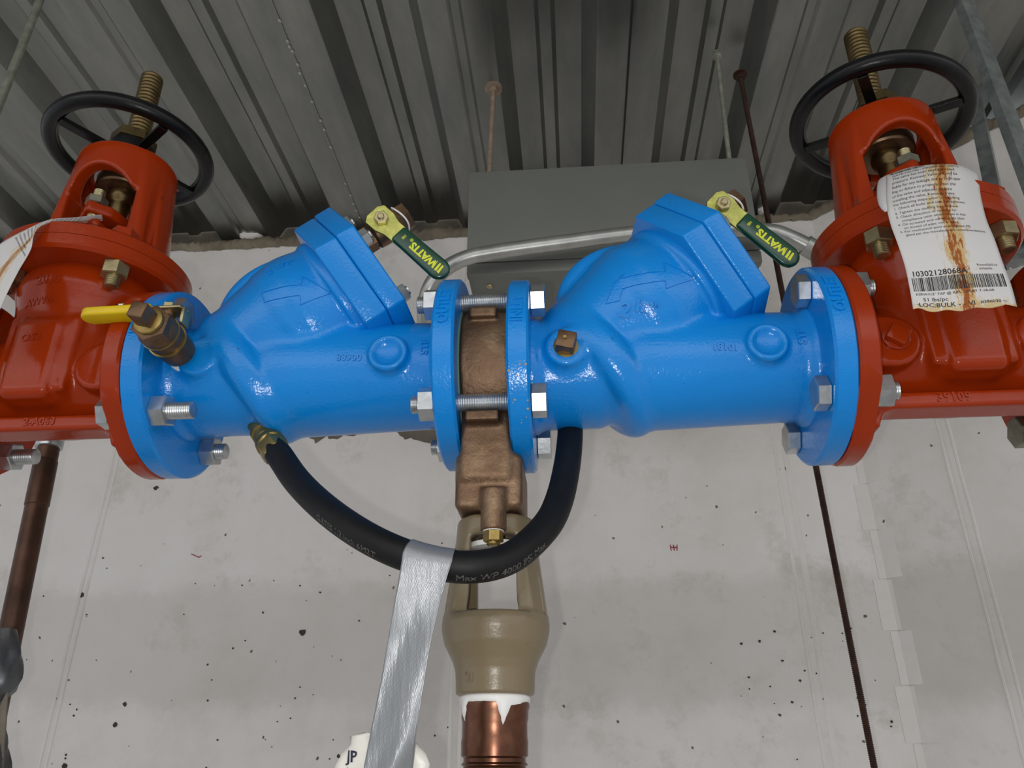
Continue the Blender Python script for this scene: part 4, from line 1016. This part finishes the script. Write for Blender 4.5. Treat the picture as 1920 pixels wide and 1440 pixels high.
def gate(label, X0, Z0, plug, wheel_dz, tilt, wrot, dx, lab2):
    t = thing('gate_valve', label, 'gate valve', (X0, YA, Z0), group='red gate valves at both ends')
    obj_from('valve_body', *GV, M_RED, t, angle=180)
    for s in (-1, 1):
        x0 = -HL if s < 0 else HL - 17
        V, F_ = lathe([(40, 0), (88, 0), (90, 2), (90, 15), (88, 17), (40, 17)], (x0, 0, 0), (1, 0, 0), 72, closed=True)
        # lower corners of the flange are cast off flat
        for v in V:
            if v[2] < -30 and abs(v[1]) > 0: 
                k = abs(v[1]) * 0.62 + (-v[2]) * 0.78
                if k > 84: sc = 84 / k; v[1] *= sc; v[2] *= sc
        obj_from('pipe_flange', V, F_, M_RED, t)
    V, F_ = lathe([(30, 0), (87, 0), (90, 3), (90, 14.2), (30, 14.2)], (0, 0, 105), (0, 0, 1), 72, closed=True); obj_from('body_flange', V, F_, M_RED, t)
    V, F_ = lathe([(30, 0), (90, 0), (90, 12), (87, 15), (60, 15), (30, 15)], (0, 0, 119.8), (0, 0, 1), 72, closed=True); obj_from('bonnet_flange', V, F_, M_RED, t)
    obj_from('bonnet_yoke', *BV, M_RED, t, angle=180)
    for sx in (-1, 1):
        for sy in (-1, 1):
            p = (sx * 53, sy * 53)
            V, F_ = hexprism((p[0], p[1], 91), (0, 0, 1), 22, 14, 0.2); V2, F2 = thread((p[0], p[1], 80), (p[0], p[1], 92), 6.8, 2.2, 0.9, 16); V3, F3 = hexprism((p[0], p[1], 134), (0, 0, 1), 22, 10, 0.5)
            q = obj_from('bonnet_bolt', *merge((V, F_), (V2, F2)), M_YZINC, t, angle=30); obj_from('bolt_head', V3, F3, M_RED, q, smooth=False)
    # gland follower, its two studs
    V, F_ = prism([(15 * math.cos(a) * (1 if abs(math.sin(a)) > .8 else 1.6), 47 * math.sin(a)) for a in np.linspace(0, 2 * math.pi, 24, endpoint=False)], (0, 0, 181), (1, 0, 0), (0, 1, 0), (0, 0, 1), 13, 3); obj_from('gland_follower', V, F_, M_RED, t, angle=50)
    for s in (-1, 1):
        V, F_ = thread((0, s * 35, 168), (0, s * 35, 214), 5.6, 1.9, 0.8, 14); V2, F2 = hexprism((0, s * 35, 194), (0, 0, 1), 19, 9, 0.4)
        obj_from('gland_stud', V, F_, M_YZINC, t, angle=60); obj_from('gland_nut', V2, F2, M_DULL, t, smooth=False)
    # stem, with collar, thread above the wheel
    V, F_ = lathe([(10, 170), (10.5, 222), (11, 224), (14, 228), (15.5, 234), (14, 241), (10.5, 245), (10.5, 262)], (0, 0, 0), (0, 0, 1), 28); stem = obj_from('stem', V, F_, M_STEM, t, angle=50)
    V, F_ = thread((0, 0, 262), (dx * 0.8, 0, 416), 12.6, 5.2, 1.0, 24); obj_from('stem_thread', V, F_, M_STEM, t, angle=70)
    V, F_ = lathe([(13, 238), (27, 238), (28.5, 240), (28.5, 251), (13, 251)], (0, 0, 0), (0, 0, 1), 40, closed=True); obj_from('yoke_nut', V, F_, M_VBRZ, t)
    V, F_ = lathe([(28.8, 250.4), (31.5, 250.4), (31.5, 252), (28.8, 252)], (0, 0, 0), (0, 0, 1), 40, closed=True); obj_from('grease_ring', V, F_, M_WHITE, t)
    # handwheel (rim, spokes, hub) — a part of the valve
    R = Euler(tilt).to_matrix(); off = np.array([dx, 0, wheel_dz]); R = np.array(R)
    wh = obj_from('wheel_rim', *(lambda vf: (vf[0] @ R.T + off, vf[1]))(tube([(81.5 * math.cos(a), 81.5 * math.sin(a), 0) for a in np.linspace(0, 2 * math.pi, 73)], 8.6, 16, False)), M_WHEEL, t)
    for k in range(4):
        a = wrot + k * math.pi / 2; c, s = math.cos(a), math.sin(a)
        V, F_ = prism([(-5.5, -3), (5.5, -3), (4, 4), (-4, 4)], (16 * c, 16 * s, -6), (-s, c, 0), (0, 0, 1), (c, s, 0), 60, 1.0)
        obj_from('wheel_spoke', V @ R.T + off, F_, M_WHEEL, t, smooth=False)
    V, F_ = lathe([(12, -12), (22, -12), (23, -9), (23, 8), (20, 10), (12, 10)], (0, 0, 0), (0, 0, 1), 32, closed=True); obj_from('wheel_hub', V @ R.T + off, F_, M_WHEEL, t)
    V, F_ = hexprism((0, 0, 10), (0, 0, 1), 42, 13, 0.5); obj_from('wheel_nut', V @ R.T + off, F_, M_STEM, t, smooth=False)
    # plug or blank tapping boss
    if plug:
        V, F_ = box((-8, -64, -8), (8, -52, 8), 1.2, Matrix.Translation((-60, 0, -3)) @ Matrix.Rotation(0.6, 4, 'Y')); obj_from('square_plug', V, F_, M_RED, t, angle=30)
        V, F_ = lathe([(7, 52), (11.5, 53), (11.5, 57), (8, 58)], (-60, 0, -3), (0, -1, 0), 24); obj_from('plug_collar', V, F_, M_RED, t)
    else:
        V, F_ = lathe([(0.1, 59), (12, 58.5), (13, 56), (13, 50)], (-50, 0, -3), (0, -1, 0), 24); obj_from('white_plug', V, F_, M_WHITE, t)
    for (txt, sz, org, U, Vv, D, dep) in lab2:
        tv, tf = text_mesh(txt, sz, dep + 0.5, sz * 0.025); W_, f2 = wrap(tv, tf, gbvh, org, U, Vv, D, 0.5); obj_from('raised_lettering', W_, f2, M_RED, t, angle=40)
    return t
gxl, gxr = V1X - HL, XO2 + HL
gate('glossy red gate valve at left end, black handwheel level, yellow lever in front', gxl, ZG1, False, 297, (0, 0, 0), math.radians(-35), -4.5,
     [('2010', 12, (-2, -70, 84), (1, 0, 0.04), (0, 0, 1), (0, 1, 0), 1.0), ('AWWA', 9.5, (-8, -70, 64), (1, 0, 0.1), (0, 0, 1), (0, 1, 0), 0.9), ('OS2', 11, (-3, -70, 22), (1, 0, 0.1), (0, 0, 1), (0, 1, 0), 0.9), ('2-A063', 10, (12, -70, -53), (1, 0, 0), (0, 0, 1), (0, 1, 0), 0.9)])
gate('glossy red gate valve at right end, handwheel tilted, paper tag in front', gxr, ZG2, True, 286, (0, 0.125, 0), math.radians(-30), 3.5,
     [('39109', 11, (-20, -70, -53), (1, 0, 0), (0, 0, 1), (0, 1, 0), 0.9)])
# joint bolts on the outer flanges
bolt('zinc bolt with nut and bare thread under left red valve at left edge', (gxl - HL, YA + B, ZG1 - B), 17, False, True, tip=20, group='bolts of the outer red flanges', matn=M_ZINC)
bolt('dull olive bolt head under right red valve near right edge', (gxr + HL - 17, YA + B, ZG2 - B), 17, True, False, mat=M_DULL, group='bolts of the outer red flanges', hh=14)
bolt('orange-tipped bolt and nut beside lower right corner of the paper tag', (gxr + HL, YA - B, ZG2 + B), 17, False, True, axis=(-1, 0, 0), tip=7, mat=M_STEM, matn=M_DULL, group='bolts of the outer red flanges')

# ------------------------------------------------------------------ paper tags
def surf(grid):
    """Catmull-Rom surface through rows of control points; returns f(u,v) with v down the rows"""
    G = np.array(grid, float)
    def cr(P, s):
        n = len(P) - 1; s = min(max(s * n, 0), n - 1e-6); i = int(s); t = s - i
        Q = [P[i - 1] if i > 0 else 2 * P[0] - P[1], P[i], P[i + 1], P[i + 2] if i + 2 <= n else 2 * P[n] - P[n - 1]]
        return 0.5 * (2 * Q[1] + (-Q[0] + Q[2]) * t + (2 * Q[0] - 5 * Q[1] + 4 * Q[2] - Q[3]) * t * t + (-Q[0] + 3 * Q[1] - 3 * Q[2] + Q[3]) * t ** 3)
    def f(u, v):
        row = np.array([cr(r, u) for r in G]); return cr(row, v)
    return f
def sheet(f, nu, nv, mask=None):
    V = []; UV = []
    for j in range(nv + 1):
        for i in range(nu + 1):
            u, v = i / nu, j / nv
            if mask: u, v = mask(u, v)
            V.append(f(u, v)); UV.append((u, 1 - v))
    F_ = [[j * (nu + 1) + i, j * (nu + 1) + i + 1, (j + 1) * (nu + 1) + i + 1, (j + 1) * (nu + 1) + i] for j in range(nv) for i in range(nu)]
    return V, F_, UV
def on_sheet(f, tv, lift=0.42):
    out = []
    for x, y, z in tv:
        u, v = x, 1 - y; p = f(u, v); e = 0.004
        du = f(min(u + e, 1), v) - f(max(u - e, 0), v); dv = f(u, min(v + e, 1)) - f(u, max(v - e, 0)); n = np.cross(du, dv); n /= np.linalg.norm(n) + 1e-9
        if n @ p > 0: n = -n
        out.append(p + n * (lift + z * 0.0))
    return np.array(out)
WT, HT = 74.0, 200.0
def tag_print(t, f, items, o, W=WT, H=HT, reslice=True):
    for (txt, size, x, y, bold) in items:
        tv, tf = text_mesh(txt, size, 0, bold, align='LEFT')
        if not len(tv): continue
        tv[:, 0] *= min(0.80, (W - 5.0 - x) / max(1e-6, tv[:, 0].max()))
        P2 = np.stack([(x + tv[:, 0]) / W, (y + tv[:, 1]) / H, tv[:, 2] * 0], 1); P2[:, 0] = np.clip(P2[:, 0], 0, 1)
        obj_from('printed_lettering', on_sheet(f, P2) - o, tf, M_INK, t, smooth=False)
def barcode(t, f, x0, x1, y0, y1, o, seed, W=WT, H=HT):
    rnd = random.Random(seed); parts = []; x = x0
    while x < x1:
        wd = rnd.choice((0.35, 0.35, 0.7, 1.05)); tv = []; n = 6
        for k in range(n + 1): yy = y0 + (y1 - y0) * k / n; tv += [(x / W, yy / H, 0), (min(x + wd, x1) / W, yy / H, 0)]
        parts.append((np.array(tv), [[2 * k, 2 * k + 1, 2 * k + 3, 2 * k + 2] for k in range(n)])); x += wd + rnd.choice((0.35, 0.4, 0.75))
    V, F_ = merge(*parts); obj_from('barcode', on_sheet(f, V, 0.40) - o, F_, M_INK, t, smooth=False)

def ctr(rows): return np.array(rows, float)
# right tag: control rows from its curled top to its lower edge (x, y, z eye-relative mm)
RT = ctr([
    [(300, 590, 490), (317, 582, 491), (332, 576, 488), (352, 578, 487), (372, 590, 490)],
    [(288, 566, 467), (306, 557, 466), (324, 551, 465), (345, 553, 465), (366, 566, 467)],
    [(276, 552, 430), (294, 546, 431), (314, 543, 431), (334, 544, 430), (354, 552, 431)],
    [(272, 546, 403), (290, 541, 402), (310, 538, 403), (329, 540, 403), (348, 545, 402)],
    [(271, 541, 379), (288, 537, 378), (307, 535, 378), (326, 536, 378), (346, 540, 378)],
    [(271, 539, 356), (287, 535, 354), (305, 533, 354), (324, 534, 354), (345, 538, 355)],
    [(269, 537, 332), (285, 534, 330), (303, 532, 330), (323, 533, 331), (345, 537, 333)],
    [(267, 536, 313), (283, 533, 309), (301, 531, 308), (321, 532, 310), (344, 537, 313)]])
fR = surf(RT); o = np.array([310, 545, 316.])
t = thing('paper_tag', 'white printed paper tag with brown rust streak hanging on right red valve', 'tag', tuple(o))
def rag(u, v):
    if v > 0.97: v = v - 0.012 * (0.5 + 0.5 * math.sin(u * 23)) * (1 if 0.12 < u < 0.9 else 1.6)
    return u, v
V, F_, UV = sheet(fR, 30, 70, rag); tg = obj_from('paper_sheet', np.array(V) - o, F_, M_TAG, t, angle=180); add_uv(tg, UV)
sm = tg.modifiers.new('thick', 'SOLIDIFY'); sm.thickness = 0.00025; sm.offset = -1
# curled left upper edge
cl = [[np.array(fR(0.0, v)) + np.array([-9 * math.sin(a) * k_, -7 * (1 - math.cos(a)) * k_ + 5 * math.sin(a) * k_, -7.5 * math.sin(a * 0.5) * k_]) for a in np.linspace(0, 2.6, 8)] for v in np.linspace(0.10, 0.34, 10) for k_ in [math.sin(math.pi * min(1, (v - 0.05) / 0.30)) ** 0.6]]
cv_ = np.array(cl).reshape(-1, 3) - o; cf = [[j * 8 + i, j * 8 + i + 1, (j + 1) * 8 + i + 1, (j + 1) * 8 + i] for j in range(9) for i in range(7)]
cu_ = obj_from('curled_edge', cv_, cf, M_TAG, t, angle=180); lay = cu_.data.uv_layers.new(name='UVMap')
for lp in cu_.data.loops: lay.data[lp.index].uv = (0.02, 0.7)
lines = ['GATE VALVES - IMPORTANT NOTE', 'The valve has been tested at rated', 'pressure. Kennedy Valve will not be', 'liable for any leakage due to improper', 'ling or failure to properly clean the', 'of the valve and adjacent pipeline', 'installing the valve, Kennedy Valve', 'the following steps prior to installing', '1. Check all bolts and nuts for tightness', '2. Tighten the stuffing box follower', '3. Check direction of opening for', '    compliance with other valves in line', '4. On screwed end valves, apply tape', '    on thread of pipe, not in valve', '5. For mechanical joint ends, tighten MJ', '    gland per the manufacturers recommendations.']
items = [(ln_, 4.1 if k else 4.0, 5.0, 171 - 5.0 * k - (0.6 if k > 8 else 0), 0.0) for k, ln_ in enumerate(lines)]
items += [('10302128068A', 8.6, 3.5, 46.5, 0.12), ('KSRW/1/2" TAP @ A/FL - OS&Y 7-18-00', 4.2, 4, 22.5, 0.03), ('51 lbs/pc', 6.6, 9, 15.5, 0.05), ('LOC:BULK - - VI', 7.4, 5, 8.2, 0.08), ('#386030', 5.0, 50, 8.5, 0.05), ('Rwen020510', 3.6, 54, 53, 0), ('0036090', 3.4, 55, 48.5, 0)]
tag_print(t, fR, items, o); barcode(t, fR, 3.0, 71, 26.5, 42.5, o, 5); barcode(t, fR, 4.0, 30, 176, 184, o, 8)

LTG = ctr([
    [(-473, 636, 530), (-473, 630, 523), (-475, 622, 514)], [(-473, 606, 507), (-476, 604, 500), (-480, 600, 492)],
    [(-477, 578, 482), (-478, 574, 474), (-479, 568, 468)], [(-481, 553, 460), (-482, 549, 452), (-485, 546, 445)],
    [(-497, 546, 443), (-488, 542, 429), (-479, 540, 416)], [(-511, 540, 424), (-495, 536, 407), (-477, 532, 386)],
    [(-525, 536, 398), (-500, 530, 375), (-475, 525, 352)], [(-530, 532, 362), (-504, 526, 341), (-472, 520, 320)]])
fL = surf(LTG); o = np.array([-505, 550, 316.])
t = thing('paper_tag', 'curled paper tag seen edge-on over left red valve, stained orange', 'tag', tuple(o))
V, F_, UV = sheet(fL, 16, 60); tg = obj_from('paper_sheet', np.array(V) - o, F_, M_TAG2, t, angle=180); add_uv(tg, UV)
sm = tg.modifiers.new('thick', 'SOLIDIFY'); sm.thickness = 0.00025
tag_print(t, fL, [(ln_, 4.1, 5.0, 150 - 5.0 * k, 0.0) for k, ln_ in enumerate(lines)], o)

# ------------------------------------------------------------------ left lower copper pipe and taped bundle
t = thing('copper_pipe', 'dull brown copper pipe standing behind the left red valve', 'pipe', (-660, 900, 100))
a, b = np.array([-24., 0, 300]), np.array([-2., 0, 0])
V, F_ = cyl(b - (a - b) * 0.9, a, 13.3, 28); V2, F2 = lathe([(13.4, 0), (14.3, 1), (14.3, 60), (13.4, 62)], b + (a - b) * 0.64, a - b, 28); obj_from('pipe_wall', V, F_, M_COPPERD, t)
obj_from('coupling', V2, F2, M_COPPERD, t); V, F_ = lathe([(13.4, 0), (16.4, 1), (16.8, 14), (13.4, 15)], b + (a - b) * 0.90, a - b, 28); obj_from('solder_joint', V, F_, M_ZINC, t)
t = thing('taped_bundle', 'bundle wrapped in shade-darkened silver tape in the lower left corner', 'tape bundle', (-606, 800, -24))
def bundle():
    prof = [(150, 20), (128, 30), (118, 33), (100, 37), (90, 34), (80, 24), (60, 30), (40, 40), (10, 52), (-20, 62), (-60, 70), (-120, 74)]
    V = []; F_ = []; n = 30; rs = np.random.RandomState(2)
    zz = [p[0] for p in prof][::-1]; rr = [p[1] for p in prof][::-1]; ph = rs.rand(5) * 6
    zs = np.linspace(-120, 150, 46)
    for z in zs:
        r = np.interp(z, zz, rr)
        for k in range(n):
            a = 2 * math.pi * k / n; q = r * (1 + 0.05 * math.sin(5 * a + z * .09 + ph[0]) + 0.04 * math.sin(9 * a - z * .13 + ph[1])); V.append((q * math.cos(a), q * math.sin(a) * 0.6, z))
    for j in range(len(zs) - 1):
        for k in range(n): F_.append([j * n + k, j * n + (k + 1) % n, (j + 1) * n + (k + 1) % n, (j + 1) * n + k])
    return V, F_
V, F_ = bundle(); obj_from('tape_wrap', V, F_, M_TAPE_SHADED, t, angle=180)
V, F_ = prism([(30, 92), (46, 20), (66, -20), (78, -40), (60, -60), (34, 0), (24, 60)], (0, -3, 0), (1, 0, 0), (0, 0, 1), (0, 1, 0), 3, 0.8); obj_from('torn_backing', V, F_, M_RAWCONC, t)
V, F_ = prism([(34, 38), (50, 36), (42, 14)], (0, -34, 0), (1, 0, 0), (0, 0, 1), (0, 1, 0), 1.0); obj_from('white_tab', V, F_, M_WHITE, t, smooth=False)
